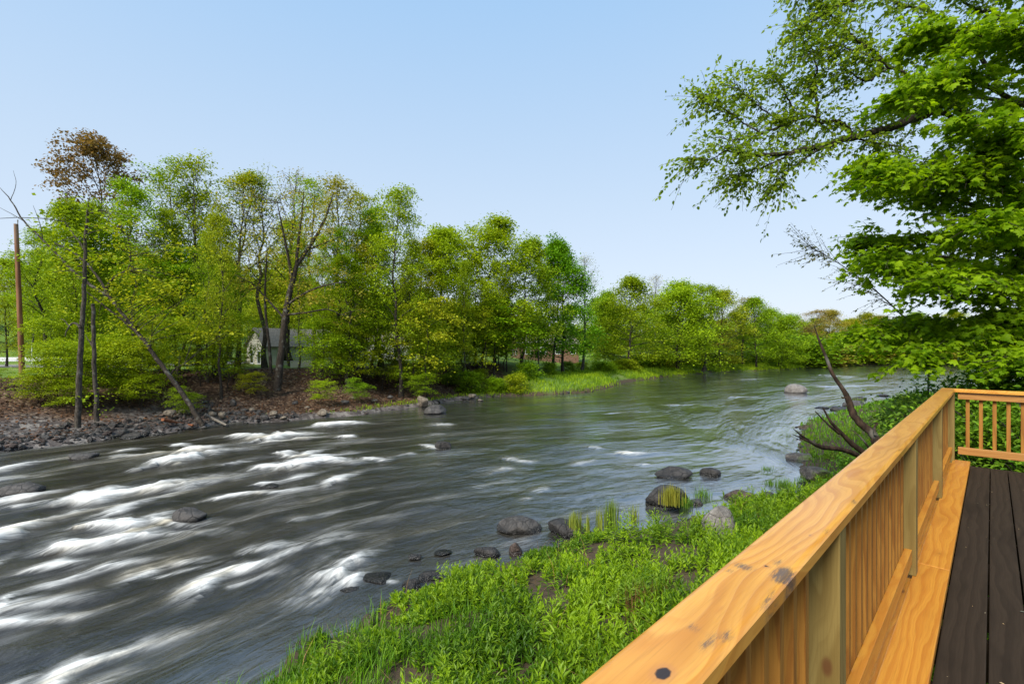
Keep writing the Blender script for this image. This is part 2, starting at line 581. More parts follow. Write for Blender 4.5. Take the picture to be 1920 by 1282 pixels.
# crest lines measured in the photo: head (downstream, left) to tail; half width in px of height at the head; strength
CRESTS = [
    ([(158, 1022), (230, 1010), (320, 1003), (440, 1000)], 17, 1.0), ([(191, 990), (250, 985), (300, 972), (345, 968)], 13, 1.0), ([(290, 975), (345, 985), (430, 975)], 10, .8),
    ([(-30, 1024), (30, 1000), (110, 975), (190, 958), (300, 945)], 19, 1.0), ([(171, 940), (230, 930), (302, 918), (420, 900), (520, 885)], 15, .95), ([(182, 928), (240, 915), (290, 910)], 8, .8),
    ([(-10, 943), (60, 932), (120, 920), (180, 905)], 8, .9), ([(40, 948), (70, 943), (130, 928)], 6, .7), ([(221, 963), (270, 945), (340, 925), (420, 903)], 9, .7),
    ([(322, 868), (380, 855), (446, 845), (500, 840)], 9, 1.0), ([(358, 848), (420, 838), (446, 836)], 6, .9), ([(441, 870), (470, 863), (500, 858)], 4, .8),
    ([(496, 881), (512, 879), (545, 882), (575, 876)], 5, .95), ([(533, 854), (560, 857), (585, 850), (637, 836)], 5, .95), ([(563, 877), (610, 867), (660, 868), (725, 858)], 8, 1.0), ([(570, 865), (620, 855), (665, 848), (700, 845)], 5, .8),
    ([(503, 824), (530, 820), (575, 815), (640, 812)], 5, 1.0), ([(508, 830), (560, 824), (640, 816)], 3, .8), ([(443, 822), (470, 820), (500, 816)], 4, .9),
    ([(228, 848), (255, 844), (290, 840)], 3, .8), ([(325, 836), (372, 835)], 2.6, .8), ([(241, 858), (280, 853), (340, 845), (370, 838)], 4, .7), ([(-10, 884), (60, 872), (127, 861), (215, 850)], 6, .75), ([(-10, 900), (80, 892), (150, 880)], 6, .4),
    ([(496, 907), (540, 900), (604, 886), (640, 878)], 4, .8), ([(409, 935), (470, 926), (503, 927), (570, 918), (640, 903)], 5, .85), ([(483, 1036), (560, 1022), (640, 1008), (720, 990)], 9, .5),
    ([(72, 1066), (105, 1060), (150, 1052), (210, 1040)], 10, .95), ([(100, 1098), (150, 1082), (200, 1066), (268, 1054), (360, 1036)], 13, .9), ([(0, 1148), (18, 1120), (55, 1108), (110, 1100)], 9, 1.0),
    ([(-20, 1180), (60, 1168), (149, 1155), (223, 1132), (300, 1110)], 14, .95), ([(0, 1150), (70, 1135), (150, 1125), (230, 1105)], 22, .6), ([(259, 1084), (290, 1068), (328, 1055), (417, 1044)], 11, .9), ([(300, 1080), (360, 1066), (430, 1050)], 6, .6),
    ([(387, 1104), (405, 1085), (432, 1072), (492, 1058), (570, 1030), (700, 1000)], 15, .95), ([(430, 1100), (480, 1085), (560, 1060)], 6, .5), ([(105, 1282), (130, 1258), (175, 1240), (253, 1213), (358, 1180), (450, 1150)], 20, .95), ([(150, 1300), (220, 1262), (300, 1230)], 14, .7),
    ([(10, 1290), (60, 1268), (120, 1250)], 12, .6), ([(-20, 1060), (20, 1040), (60, 1030)], 8, .4),
    ([(640, 1082), (655, 1064), (680, 1046), (715, 1022)], 24, 1.0), ([(655, 1098), (676, 1084), (700, 1064)], 18, 1.0), ([(603, 1112), (612, 1106), (630, 1095)], 7, 1.0), ([(630, 1106), (645, 1098)], 5, .8), ([(727, 1092), (740, 1091), (752, 1085)], 5, .95), ([(560, 975), (700, 945), (800, 925)], 5, .25),
    ([(619, 800), (660, 797), (720, 794)], 3.6, 1.0), ([(630, 793), (700, 790)], 2, .7), ([(655, 820), (672, 820)], 3, .9), ([(636, 902), (655, 892), (690, 882)], 6, .85), ([(826, 797), (869, 794)], 2.5, .6), ([(799, 839), (822, 842), (862, 836)], 2.5, .7), ([(690, 860), (725, 862), (740, 853)], 4, .7), ([(767, 853), (785, 851)], 3, .6), ([(820, 815), (850, 812)], 2, .3),
    ([(957, 862), (985, 866), (1010, 864), (1032, 857)], 4, .6), ([(937, 884), (950, 880), (970, 886)], 5, .5), ([(1085, 872), (1110, 864), (1130, 856)], 3.5, .5), ([(1172, 853), (1200, 852), (1256, 845)], 4, .8), ([(1205, 872), (1225, 870)], 3, .7), ([(990, 935), (995, 930)], 4, .4), ([(1020, 918), (1028, 908)], 4, .35), ([(900, 915), (940, 905), (1000, 900)], 4, .25), ([(1115, 840), (1140, 842)], 3, .5),
    ([(1260, 760), (1330, 757)], 1.6, .35), ([(1380, 745), (1440, 742)], 1.4, .35), ([(1560, 705), (1640, 712)], 1.5, .45), ([(1400, 712), (1460, 708)], 1.0, .35), ([(1150, 775), (1210, 770)], 1.6, .3), ([(1560, 725), (1660, 720)], 1.3, .4)]
flow_n = fbm(US * .55, UT * 2.6, 31, 4)
for pts, wpx, stg in CRESTS:
    w3 = smooth_path(np.array([W(*p)[:2] for p in pts]), 5) if len(pts) > 2 else np.array([W(*p)[:2] for p in pts])
    hy = w3[0][1]
    wid = max(.09, 0.94 * wpx * hy * hy / (FP * EYE))
    lo, hi = w3.min(0) - wid * 4, w3.max(0) + wid * 4
    sel = np.where((rx > lo[0]) & (rx < hi[0]) & (ry > lo[1]) & (ry < hi[1]))[0]
    if len(sel) == 0: continue
    p = np.stack([rx[sel], ry[sel]], 1)
    jit = (fbm(rx[sel] * 1.5, ry[sel] * 1.5, 41, 4) - .5) * wid * 2.4
    a, b = w3[:-1], w3[1:]
    d = b - a
    L = np.linalg.norm(d, axis=1)
    cum = np.concatenate([[0], np.cumsum(L)])
    q = p[:, None, :] - a[None]
    t = np.clip((q * d[None]).sum(2) / (L ** 2)[None], 0, 1)
    r = q - t[..., None] * d[None]
    m = np.sqrt((r ** 2).sum(2))
    k = m.argmin(1); ar = np.arange(len(k))
    dist = m[ar, k]
    side = np.sign(d[k, 0] * q[ar, k, 1] - d[k, 1] * q[ar, k, 0])
    tau = (cum[k] + t[ar, k] * L[k]) / cum[-1]
    # crisp on the downstream (near) side, trailing off upstream
    ww = wid * np.where(side > 0, 1.25, .42) * (1 - .45 * tau) + .02
    prof = np.exp(-((np.maximum(dist + jit * np.where(side > 0, 1, .4), 0) / ww) ** 2))
    val = stg * prof * (1 - sstep(.15, 1.0, tau) * .92)
    foam[sel] = np.maximum(foam[sel], val)
    hump[sel] = np.maximum(hump[sel], val * min(.32, wid * .35))
rap = np.clip((1 - sstep(-10, 7, rx + (fbm(rx * .15, ry * .15, 51, 2) - .5) * 10)) * (1 - sstep(28, 40, ry)), 0, 1)
calm = 1 - rap
veil = sstep(.54, .80, fbm(US * .22, UT * 1.4, 61, 4)) * .18 * rap + sstep(.60, .82, fbm(US * .3, UT * .9, 63, 4)) * .10 * calm * (1 - sstep(40, 60, ry))
foam_t = np.clip(np.maximum(foam, veil), 0, 1)
near_edge = 1
wav = (fbm(US * .35, UT * .9, 71, 4) - .5) * (.05 + .30 * rap) + (fbm(US * 1.3, UT * 3.2, 73, 3) - .5) * (.018 + .03 * rap)
rz_ = hump + wav * sstep(-.02, .08, np.broadcast_to(T[None, :], RX.shape).ravel()) * .8
mb = MB()
n2 = len(T)
i = (np.arange(len(S) - 1)[:, None] * n2 + np.arange(n2 - 1)[None, :])
mb.add(np.stack([rx, ry, rz_], 1), np.stack([i, i + 1, i + n2 + 1, i + n2], -1).reshape(-1, 4)[:, ::-1])
M = Mat('river water')
fl = M.n('ShaderNodeCombineXYZ')
M.l(M.attr('flow_s').outputs['Fac'], fl.inputs[0]); M.l(M.attr('flow_t').outputs['Fac'], fl.inputs[1])
fv = fl.outputs[0]
st1 = M.noise(M.scaled(fv, (.55, 5.5, 1)), 1.0, 5, .62, .35)
st2 = M.noise(M.scaled(fv, (1.6, 13.0, 1)), 1.0, 4, .65, .25)
st3 = M.noise(M.scaled(fv, (.16, 1.1, 1)), 1.0, 4, .55, .2)
fa = M.attr('foam').outputs['Fac']
stk = M.math('ADD', M.math('MULTIPLY', st1, .6), M.math('MULTIPLY', st2, .4))
f1 = M.math('MULTIPLY', fa, M.math('ADD', .05, M.math('MULTIPLY', M.step(stk, .34, .64), 1.15)), clamp=True)
f1 = M.math('MAXIMUM', f1, M.math('MULTIPLY', M.math('SUBTRACT', M.math('MULTIPLY', fa, 1.7), .5), M.math('ADD', .48, M.math('MULTIPLY', M.step(stk, .36, .60), .58))), clamp=True)
ff = M.math('MULTIPLY', f1, .96, clamp=True)
deep = M.mix(M.step(st3, .42, .68), (.019, .017, .0145), (.040, .035, .027))
tint = M.mix(M.step(st3, .5, .7), (.80, .79, .765), (.72, .64, .50))
rgh = M.math('ADD', .10, M.math('MULTIPLY', ff, .55))
rp = M.attr('rapid').outputs['Fac']
deep = M.mix(rp, M.mix(M.math('MULTIPLY', M.step(stk, .46, .68), .75), M.mix(.6, deep, (.026, .028, .026)), (.15, .155, .152)), deep)
colr = M.mix(ff, deep, tint)
rgh = M.math('ADD', rgh, M.math('MULTIPLY', rp, .10))
st4 = M.noise(M.scaled(fv, (1.4, 4.0, 1)), 1.0, 4, .6, .6)
st5 = M.noise(M.scaled(fv, (.5, 1.5, 1)), 1.0, 2, .5, .4)
pat_ = M.math('ADD', .35, M.math('MULTIPLY', M.step(M.noise(M.scaled(fv, (.10, .28, 1)), 1.0, 3, .55), .40, .62), 1.5))
hgt = M.math('ADD', M.math('ADD', M.math('MULTIPLY', stk, .7), M.math('MULTIPLY', st4, 1.0)), M.math('MULTIPLY', st5, M.math('MULTIPLY', M.math('SUBTRACT', 1.0, rp), 2.4)))
hgt = M.math('MULTIPLY', hgt, M.math('ADD', M.math('MULTIPLY', pat_, M.math('SUBTRACT', 1.0, rp)), rp))
bmp = M.bump(hgt, .30, .09)
M.l(M.math('ADD', .26, M.math('MULTIPLY', rp, .40)), bmp.node.inputs['Strength'])
wp = M.pbr(colr, rgh, M.math('SUBTRACT', .95, M.math('MULTIPLY', rp, .75)), bmp)
M.l(M.math('MULTIPLY', M.math('SUBTRACT', 1.0, rp), M.math('SUBTRACT', 1.0, ff)), wp.inputs['Coat Weight'])
wp.inputs['Coat Roughness'].default_value = .14
wp.inputs['Coat IOR'].default_value = 2.6
M.l(bmp, wp.inputs['Coat Normal'])
water_mat = M.end(wp)
river = mb.build('river', water_mat)
tag(river, kind='structure')
fattr(river, 'foam', foam_t); fattr(river, 'flow_s', US); fattr(river, 'flow_t', UT); fattr(river, 'rapid', rap)

# ------------------------------------------------------------------ the deck and its railing, in deck coordinates: x along the rail, y to the river
DECK_Z = EYE - 1.45
MAT['cap'] = wood_mat('pine cap', (.66, .32, .060), (.50, .195, .028), 0, 80, .28, .22, .35, False, True, .3)
MAT['pine'] = wood_mat('new pine', (.52, .225, .028), (.40, .135, .014), 0, 70, .42, .15, .25, True, False, .5, .10)
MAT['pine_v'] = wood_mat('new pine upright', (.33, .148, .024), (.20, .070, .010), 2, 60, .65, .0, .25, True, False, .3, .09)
MAT['treated'] = wood_mat('green treated pine', (.235, .165, .050), (.160, .102, .026), 2, 62, .6, .0, .2, True, False, .3, .12)
MAT['pine_x'] = wood_mat('new pine across', (.40, .19, .048), (.28, .11, .022), 1, 80, .45, .1, .25, True)
MAT['plank'] = wood_mat('brown stained plank', (.034, .023, .015), (.021, .014, .009), 0, 60, .75, .0, .5, False, False, .12, .05)
deck = empty('deck', (0, 0, 0), R(45))
tag(deck, 'raised wooden deck with dark brown weathered planks above the river bank', 'deck')
rail = empty('deck_railing', (0, 0, 0), R(45))
tag(rail, 'new pine railing with wide cap board and square balusters around the dark deck', 'railing')


def board_bm(x0, x1, y0, y1, z0, z1, bev=.004, cuts=0):
    bm = bmesh.new()
    bmesh.ops.create_cube(bm, size=1)
    for v in bm.verts:
        v.co = ((x0 + x1) / 2 + v.co.x * (x1 - x0), (y0 + y1) / 2 + v.co.y * (y1 - y0), (z0 + z1) / 2 + v.co.z * (z1 - z0))
    if bev: bmesh.ops.bevel(bm, geom=bm.edges[:], offset=bev, segments=2, affect='EDGES', profile=.6)
    return bm


def bm_obj(name, bm, mat, parent, loc=None):
    me = bpy.data.meshes.new(name)
    bm.to_mesh(me); bm.free()
    me.materials.append(mat)
    o = link(name, me, parent)
    if loc is not None: o.location = loc
    return o


def board(name, x0, x1, y0, y1, z0, z1, mat, parent, bev=.004):
    """Mesh origin at the board's centre, so that the grain differs from board to board."""
    c = ((x0 + x1) / 2, (y0 + y1) / 2, (z0 + z1) / 2)
    return bm_obj(name, board_bm(x0 - c[0], x1 - c[0], y0 - c[1], y1 - c[1], z0 - c[2], z1 - c[2], bev), mat, parent, c)


UEND = 8.02                                           # where the deck ends
edges = [.187, .015, -.128, -.271, -.414, -.557, -.70, -.843, -.986, -1.129, -1.272, -1.415, -1.558, -1.70, -1.85, -2.0]
for a, b in zip(edges[:-1], edges[1:]):               # planks, 8 mm gaps
    board('plank', -1.6, UEND + rng.uniform(-.006, .006), b + .004, a - .004, DECK_Z - .036, DECK_Z + rng.uniform(-.0015, .0015), MAT['plank'], deck, .005)
for x0, x1 in ((-1.6, 4.12), (4.124, 8.22)):          # the new edge board the posts stand on, in two lengths
    board('edge_board', x0, x1, .189, .350, DECK_Z - .010, DECK_Z + .032, MAT['pine'], deck, .005)
for x in np.arange(-1.4, 8.2, .6):
    board('joist', x, x + .038, -1.98, .33, DECK_Z - .24, DECK_Z - .040, MAT['plank'], deck, 0)
board('rim_joist', -1.6, 8.22, .3505, .388, DECK_Z - .24, DECK_Z + .0, MAT['pine'], deck, .003)
board('rim_joist', 8.06, 8.098, -2.0, .3285, DECK_Z - .236, DECK_Z - .002, MAT['plank'], deck, .003)
for x, y in ((1.2, .25), (4.4, .25), (7.8, .25), (1.2, -1.7), (4.4, -1.7), (7.8, -1.7)):
    wx, wy = (x - y) * math.sqrt(.5), (x + y) * math.sqrt(.5)
    board('support_post', x, x + .14, y - .14, y, gz(wx, wy) - .4, DECK_Z - .242, MAT['treated'], deck, .004)

CAPT = EYE - .53
CAPB = CAPT - .038
UC = 8.33                                             # outer corner of the railing


def cap_piece(name, corners, along_x=True):
    """A cap board as a fine grid with rounded long edges; corners: (start inner, start outer, end inner, end outer) in deck x, y."""
    (ix0, iy0), (ox0, oy0), (ix1, iy1), (ox1, oy1) = corners
    L = math.hypot(ix1 - ix0, iy1 - iy0)
    nu = max(4, int(L / .012)); nv = 17
    u = np.linspace(0, 1, nu); v = np.linspace(0, 1, nv)
    U, V = np.meshgrid(u, v, indexing='ij')
    x = (ix0 * (1 - U) + ix1 * U) * (1 - V) + (ox0 * (1 - U) + ox1 * U) * V
    y = (iy0 * (1 - U) + iy1 * U) * (1 - V) + (oy0 * (1 - U) + oy1 * U) * V
    e = np.minimum(V, 1 - V) * .138
    drop = np.where(e < .009, .009 - np.sqrt(np.maximum(.009 ** 2 - (.009 - e) ** 2, 0)), 0)
    z = CAPT - drop
    top = np.stack([x, y, z], -1).reshape(-1, 3)
    mbx = MB()
    i = (np.arange(nu - 1)[:, None] * nv + np.arange(nv - 1)[None, :])
    mbx.add(top, np.stack([i, i + nv, i + nv + 1, i + 1], -1).reshape(-1, 4))
    zb = CAPB
    for vi in (0, nv - 1):
        a = np.stack([x[:, vi], y[:, vi], z[:, vi]], 1); b = a.copy(); b[:, 2] = zb
        q = np.arange(nu - 1)
        f = np.stack([q, q + 1, q + nu + 1, q + nu], 1)
        mbx.add(np.concatenate([a, b]), f if vi else f[:, ::-1])
    for ui in (0, nu - 1):
        a = np.stack([x[ui], y[ui], z[ui]], 1); b = a.copy(); b[:, 2] = zb
        q = np.arange(nv - 1)
        f = np.stack([q, q + 1, q + nv + 1, q + nv], 1)
        mbx.add(np.concatenate([a, b]), f[:, ::-1] if ui else f)
    mbx.add([(ix0, iy0, zb), (ox0, oy0, zb), (ox1, oy1, zb), (ix1, iy1, zb)], np.array([[0, 1, 2, 3]]))
    o = mbx.build(name, MAT['cap'], rail)
    co = np.empty(len(o.data.vertices) * 3); o.data.vertices.foreach_get('co', co); co = co.reshape(-1, 3)
    sm = np.zeros(len(co)); kn = np.zeros(len(co)); pit = np.zeros(len(co))
    for (su, sp, rx_, ry_, k) in ((1.235, .342, .055, .026, 1.25), (1.30, .375, .03, .012, .8), (1.215, .425, .024, .028, .9), (1.17, .44, .02, .012, .7), (.90, .345, .035, .012, .8), (.86, .36, .05, .014, .75), (.885, .40, .02, .02, .7),
                                  (1.0, .455, .02, .008, .5), (1.62, .338, .03, .01, .7), (2.0, .335, .05, .008, .8), (3.15, .338, .05, .008, .6), (1.1, .333, .07, .007, .9), (.60, .41, .03, .015, .5)):
        sm = np.maximum(sm, k * np.exp(-(((co[:, 0] - su) / rx_) ** 2 + ((co[:, 1] - sp) / ry_) ** 2)))
    for (su, sp, rx_, ry_) in ((.725, .378, .020, .013), (1.255, .385, .010, .006), (1.55, .36, .010, .004), (3.0, .40, .008, .005)):
        kn = np.maximum(kn, np.exp(-(((co[:, 0] - su) / (rx_ * 1.6)) ** 2 + ((co[:, 1] - sp) / (ry_ * 1.6)) ** 2)))
    for (su, sp, rx_, ry_, k) in ((2.45, .41, .14, .03, 1.0), (3.15, .42, .12, .03, .95), (3.6, .40, .10, .028, .9), (5.3, .40, .3, .04, .7), (6.6, .40, .35, .04, .8), (7.9, .40, .35, .08, 1.3), (1.42, .37, .05, .02, .55), (.98, .39, .05, .012, .6)):
        pit = np.maximum(pit, k * np.exp(-(((co[:, 0] - su) / rx_) ** 2 + ((co[:, 1] - sp) / ry_) ** 2)))
    fattr(o, 'smudge', sm); fattr(o, 'knot', kn); fattr(o, 'pitch', pit)
    return o


yi, yo = .328, .466
cap_piece('cap_board', ((-1.2, yi), (-1.2, yo), (4.40, yi), (4.40, yo)))
cap_piece('cap_board', ((4.403, yi), (4.403, yo), (UC - .138, yi), (UC, yo)))
cap_piece('cap_board', ((UC - .1395, yi - .0015), (UC - .0015, yo - .0015), (UC - .1395, -3.2), (UC - .0015, -3.2)))
UP = (1.76, 3.86, 6.02, 8.14)
for k, u in enumerate(UP):
    board('post', u, u + .089, .331, .420, DECK_Z + .0325 if k < 3 else DECK_Z - .2, CAPB - .001, MAT['treated'], rail, .004)
for y in (-2.0,):
    board('post', UC - .19 + .0, UC - .101, y, y + .089, DECK_Z - .2, CAPB - .001, MAT['treated'], rail, .004)
# rails between the posts: on edge, inside the balusters
segs = [(-1.2, UP[0])] + [(UP[k] + .089, UP[k + 1]) for k in range(3)]
for a, b in segs:
    board('bottom_rail', a + .002, b - .002, .350, .388, DECK_Z + .105, DECK_Z + .194, MAT['pine'], rail, .004)
    board('top_rail', a + .002, b - .002, .4265, .4645, CAPB - .095, CAPB - .0015, MAT['pine'], rail, .003)
xf = UC - .138 + .035
board('bottom_rail', xf, xf + .038, -1.905, .303, DECK_Z + .105, DECK_Z + .194, MAT['pine_x'], rail, .004)
board('top_rail', xf - .006, xf + .032, -1.905, .303, CAPB - .088, CAPB - .0015, MAT['pine_x'], rail, .004)
bal = None
for u in np.arange(.52, 8.1, .1215):
    if any(p - .038 < u < p + .091 for p in UP): continue
    if bal is None:
        h0, h1 = DECK_Z + .095, CAPB - .0015
        bal = bm_obj('baluster', board_bm(-.018, .018, -.018, .018, -(h1 - h0) / 2, (h1 - h0) / 2, .003), MAT['pine_v'], rail)
        o = bal
    else:
        o = bal.copy(); COL.objects.link(o); o.parent = rail
    o.location = (u + .018, .4065, (h0 + h1) / 2)
bal2 = None
for y in np.arange(.215, -1.85, -.1185):
    if bal2 is None:
        h0, h1 = DECK_Z + .12, CAPB - .02
        bal2 = bm_obj('baluster', board_bm(-.018, .018, -.018, .018, -(h1 - h0) / 2, (h1 - h0) / 2, .003), MAT['pine_v'], rail)
        o = bal2
    else:
        o = bal2.copy(); COL.objects.link(o); o.parent = rail
    o.location = (xf + .0585, y, (h0 + h1) / 2)

# grit and leaf scraps lying on the planks
b = MB()
for k in range(70):
    u, v = rng.uniform(.6, 7.9), rng.uniform(-.6, .17)
    w_ = [((u - v) * math.sqrt(.5), (u + v) * math.sqrt(.5), DECK_Z + .005)]
    leaves(b, w_, [[rng.normal(), rng.normal(), .05]], [[rng.normal() * .2, rng.normal() * .2, 1.0]], rng.choice([.006, .009, .013, .022], p=[.4, .3, .2, .1]), LEAF_OVATE)
MAT['scrap'] = leaf_mat('dry scraps', (.30, .24, .15), .0, .7, .8, .1)
tag(b.build('debris', MAT['scrap'], None, False), kind='stuff')

# ------------------------------------------------------------------ trees: prototypes with trunk and crown, copied with shared meshes
def rot_to(az, el):
    return np.array([math.cos(az) * math.cos(el), math.sin(az) * math.cos(el), math.sin(el)])


def grow(seed, H, cb, cw, nl, lpc, leaf, stems=1, rise=(.35, 1.1), flat=.42, clump=.55, spread=.25, bare=0.0, sub=4, tmpl=LEAF_DIAMOND, r0=None, lean=0.0, skirt=.65, pw=(2.4, .55)):
    """One tree: tapered trunk(s) with limbs and sub-branches (one mesh), leaves in loose flattened clumps along them (another)."""
    g = np.random.default_rng(seed)
    tb, lb = MB(), MB()
    P, D, N = [], [], []
    for st in range(stems):
        az0 = g.uniform(0, 6.28)
        h = H * (1 if st == 0 else g.uniform(.78, .97))
        base = np.array([0, 0, -.25]) if stems == 1 else np.array([math.cos(st * 6.28 / stems + seed), math.sin(st * 6.28 / stems + seed), 0]) * .22 + np.array([0, 0, -.25])
        k = 11
        t = np.linspace(0, 1, k)
        out = (0 if stems == 1 else g.uniform(.10, .18)) * h
        a1 = st * 6.28 / max(stems, 1) + seed
        wob = np.cumsum(g.normal(size=(k, 2)), axis=0) * .012 * h
        wob -= wob[0]
        tr = np.stack([base[0] + wob[:, 0] + math.cos(a1) * out * t ** 1.3 + lean * h * t, base[1] + wob[:, 1] + math.sin(a1) * out * t ** 1.3, base[2] + h * t], 1)
        rr = (r0 or (.012 * h + .02)) * (1 if stems == 1 else .75)
        rad = rr * (1 - .93 * t) + rr * .5 * np.exp(-t * 26)
        tube(tb, smooth_path(tr, 3), np.interp(np.linspace(0, 1, 3 * (k - 1) + 1), t, rad), 7)
        for j in range(nl):
            f = cb + (1 - cb) * ((j + g.random()) / nl) ** .92
            f = min(f, .985)
            ii = f * (k - 1); i0 = int(ii); p0 = tr[i0] * (1 - (ii - i0)) + tr[min(i0 + 1, k - 1)] * (ii - i0)
            rel = (f - cb) / (1 - cb)
            L = cw * (skirt + (1 - skirt) * math.sin(min(rel * 2.2, 1) * 1.57)) * (1 - rel ** pw[0]) ** pw[1] * g.uniform(.7, 1.12) + .25
            az = az0 + j * 2.399 + g.normal() * .35
            el = rise[0] + (rise[1] - rise[0]) * rel + g.normal() * .12
            d = rot_to(az, el)
            q = np.linspace(0, 1, 6)[:, None]
            lim = p0 + d * L * q + np.array([0, 0, 1]) * L * .10 * q ** 2 + np.cumsum(g.normal(size=(6, 3)), 0) * .035 * L * q
            lim[:, 2] -= spread * L * .45 * q[:, 0] ** 3
            lr = min(.42 * np.interp(f, t, rad) + .006, .022 * L + .012)
            tube(tb, lim, np.linspace(lr, .007, 6), 5)
            tips = [(lim[-1], d)]
            for s in range(sub):
                u = g.uniform(.22, .95)
                a = lim[0] + (lim[-1] - lim[0]) * 0
                ui = u * 5; i1 = int(ui); a = lim[i1] * (1 - (ui - i1)) + lim[min(i1 + 1, 5)] * (ui - i1)
                dd = rot_to(az + g.choice([-1, 1]) * g.uniform(.5, 1.2), el * .5 + g.normal() * .3)
                l2 = L * g.uniform(.22, .45)
                q2 = np.linspace(0, 1, 4)[:, None]
                tw = a + dd * l2 * q2 + g.normal(size=(4, 3)) * .03 * l2 * q2
                tube(tb, tw, np.linspace(lr * .45 + .003, .005, 4), 4)
                tips.append((tw[-1], dd)); tips.append((tw[2], dd))
            for c, d in tips:
                if g.random() < bare: continue
                n = max(3, int(lpc * g.uniform(.5, 1.5)))
                cs = clump * g.uniform(.65, 1.3)
                o = g.normal(size=(n, 3)) * np.array([cs, cs, cs * flat]) + d * cs * .3
                o[:, 2] -= .18 * (o[:, 0] ** 2 + o[:, 1] ** 2) / cs
                P.append(c + o)
                D.append(np.stack([np.cos(th := g.uniform(0, 6.28, n)), np.sin(th), g.normal(size=n) * .35 - .25], 1))
                N.append(np.array([0, 0, 1.0]) + g.normal(size=(n, 3)) * .5)
    P = np.concatenate(P); D = np.concatenate(D); N = np.concatenate(N)
    leaves(lb, P, D, N, leaf * g.uniform(.7, 1.25, len(P)), tmpl, 0, g.random(len(P)))
    return tb, lb


PROTO = {}


def proto(kind, seed, H, bark='bark', **kw):
    tb, lb = grow(seed, H, **kw)
    PROTO.setdefault(kind, []).append((H, tb.mesh(kind + ' trunk', [MAT[bark]]), lb.mesh(kind + ' crown', [MAT['leaf']], False)))


for s in (11, 12, 13):
    proto('broad', s, 17, cb=.14, cw=5.8, nl=34, lpc=42, leaf=.24, stems=1 if s != 12 else 2, rise=(.15, 1.2), clump=.62, sub=6, pw=(1.9, .65))
for s in (21, 22, 23, 24):
    proto('tall', s, 18, cb=.26, cw=3.9, nl=30, lpc=34, leaf=.21, rise=(.35, 1.2), clump=.50, sub=5, bark='bark_pale' if s % 2 else 'bark')
for s in (31, 32, 33, 34):
    proto('airy', s, 18, cb=.36, cw=4.2, nl=28, lpc=17, leaf=.18, stems=1 if s != 33 else 2, rise=(.6, 1.25), clump=.42, sub=6, spread=0, bare=.10, bark='bark_pale')
for s in (41, 42):
    proto('twiggy', s, 18, cb=.42, cw=3.8, nl=30, lpc=4, leaf=.15, rise=(.75, 1.3), clump=.6, sub=7, spread=0, bare=.2, bark='bark_pale')
for s in (51, 52, 53, 54):
    proto('layered', s, 7, cb=.34, cw=2.5, nl=13, lpc=27, leaf=.175, stems=2 if s % 2 else 1, rise=(.05, .8), flat=.18, clump=.48, sub=4, spread=.5, bark='bark', r0=.06)
for s in (81, 82, 83, 84):
    proto('round', s, 15, cb=.13, cw=6.0, nl=38, lpc=46, leaf=.28, stems=1 if s % 2 else 2, rise=(.05, 1.35), clump=.78, sub=4, pw=(1.9, .7), skirt=.8)
for s in (91, 92):
    proto('dense', s, 16, cb=.12, cw=5.2, nl=40, lpc=62, leaf=.27, rise=(.05, 1.3), clump=.66, sub=5, pw=(1.9, .65), skirt=.75)
for s in (35, 36):
    proto('maroon', s, 18, cb=.55, cw=4.4, nl=30, lpc=26, leaf=.23, rise=(.3, 1.2), clump=.36, sub=6, spread=0, bark='bark_pale')
for s in (61, 62, 63, 64):
    proto('bush', s, 2.2, cb=.05, cw=1.25, nl=10, lpc=26, leaf=.15, stems=3, rise=(.3, 1.1), flat=.5, clump=.26, sub=3, r0=.022)

BAND = dict(lime=(.275, .395, .011), green=(.205, .33, .010), fresh=(.24, .365, .010), yellow=(.335, .39, .015), olive=(.33, .31, .04), maroon=(.225, .135, .05), deep=(.15, .33, .008), rust=(.34, .285, .08), pale=(.32, .36, .11))


def plant(kind, var, x, y, H, color, label, cat='tree', group=None, name=None, rz=None, sx=1.0):
    h0, tm, cm = PROTO[kind][var % len(PROTO[kind])]
    root = empty(name or 'tree', (x, y, gz(x, y)), rng.uniform(0, 6.28) if rz is None else rz, H / h0)
    if sx != 1.0: root.scale = (sx * H / h0, sx * H / h0, H / h0)
    tag(root, label, cat, group)
    link('trunk' if cat == 'tree' else 'stem', tm, root)
    c = link('crown' if cat == 'tree' else 'foliage', cm, root)
    j = rng.uniform(.9, 1.1, 3)
    b = BAND[color]
    c.color = (b[0] * j[0], b[1] * j[1], b[2] * j[2], 1)
    return root


def stand(kind, var, px, Y, top, color, label, **kw):
    """A tree at a measured column and distance, as tall as its measured top."""
    x = (px - 960) / FP * Y
    H = EYE + (HZ - top) / FP * Y - gz(x, Y)
    return plant(kind, var, x, Y, H, color, label, **kw)


stand('maroon', 0, 186, 42, 285, 'maroon', 'tall tree with a rusty maroon crown above the green trees near the utility pole', rz=0, sx=.85)
stand('broad', 1, 150, 36, 385, 'lime', 'bright lime tree below the maroon crown, behind the two grey trunks', sx=.62)
stand('tall', 0, 245, 37, 352, 'fresh', 'fresh green slim tree just right of the maroon crown', sx=.9)
stand('airy', 0, 300, 41, 312, 'fresh', 'sparse tall tree with see-through crown right of the maroon one')
stand('airy', 1, 372, 42, 312, 'lime', 'sparse tall tree with forked top, third of the row from the utility pole')
stand('airy', 3, 445, 43, 338, 'yellow', 'thin yellow-green tree left of the shingled house gable')
stand('twiggy', 0, 497, 45, 338, 'pale', 'nearly bare pale tree rising behind the shingled house roof')
stand('twiggy', 1, 548, 48, 330, 'rust', 'nearly bare twiggy tree with reddish buds behind the dark forked tree')
stand('airy', 1, 628, 44, 350, 'olive', 'tall olive tinted tree right of the dark forked tree', rz=2.2)
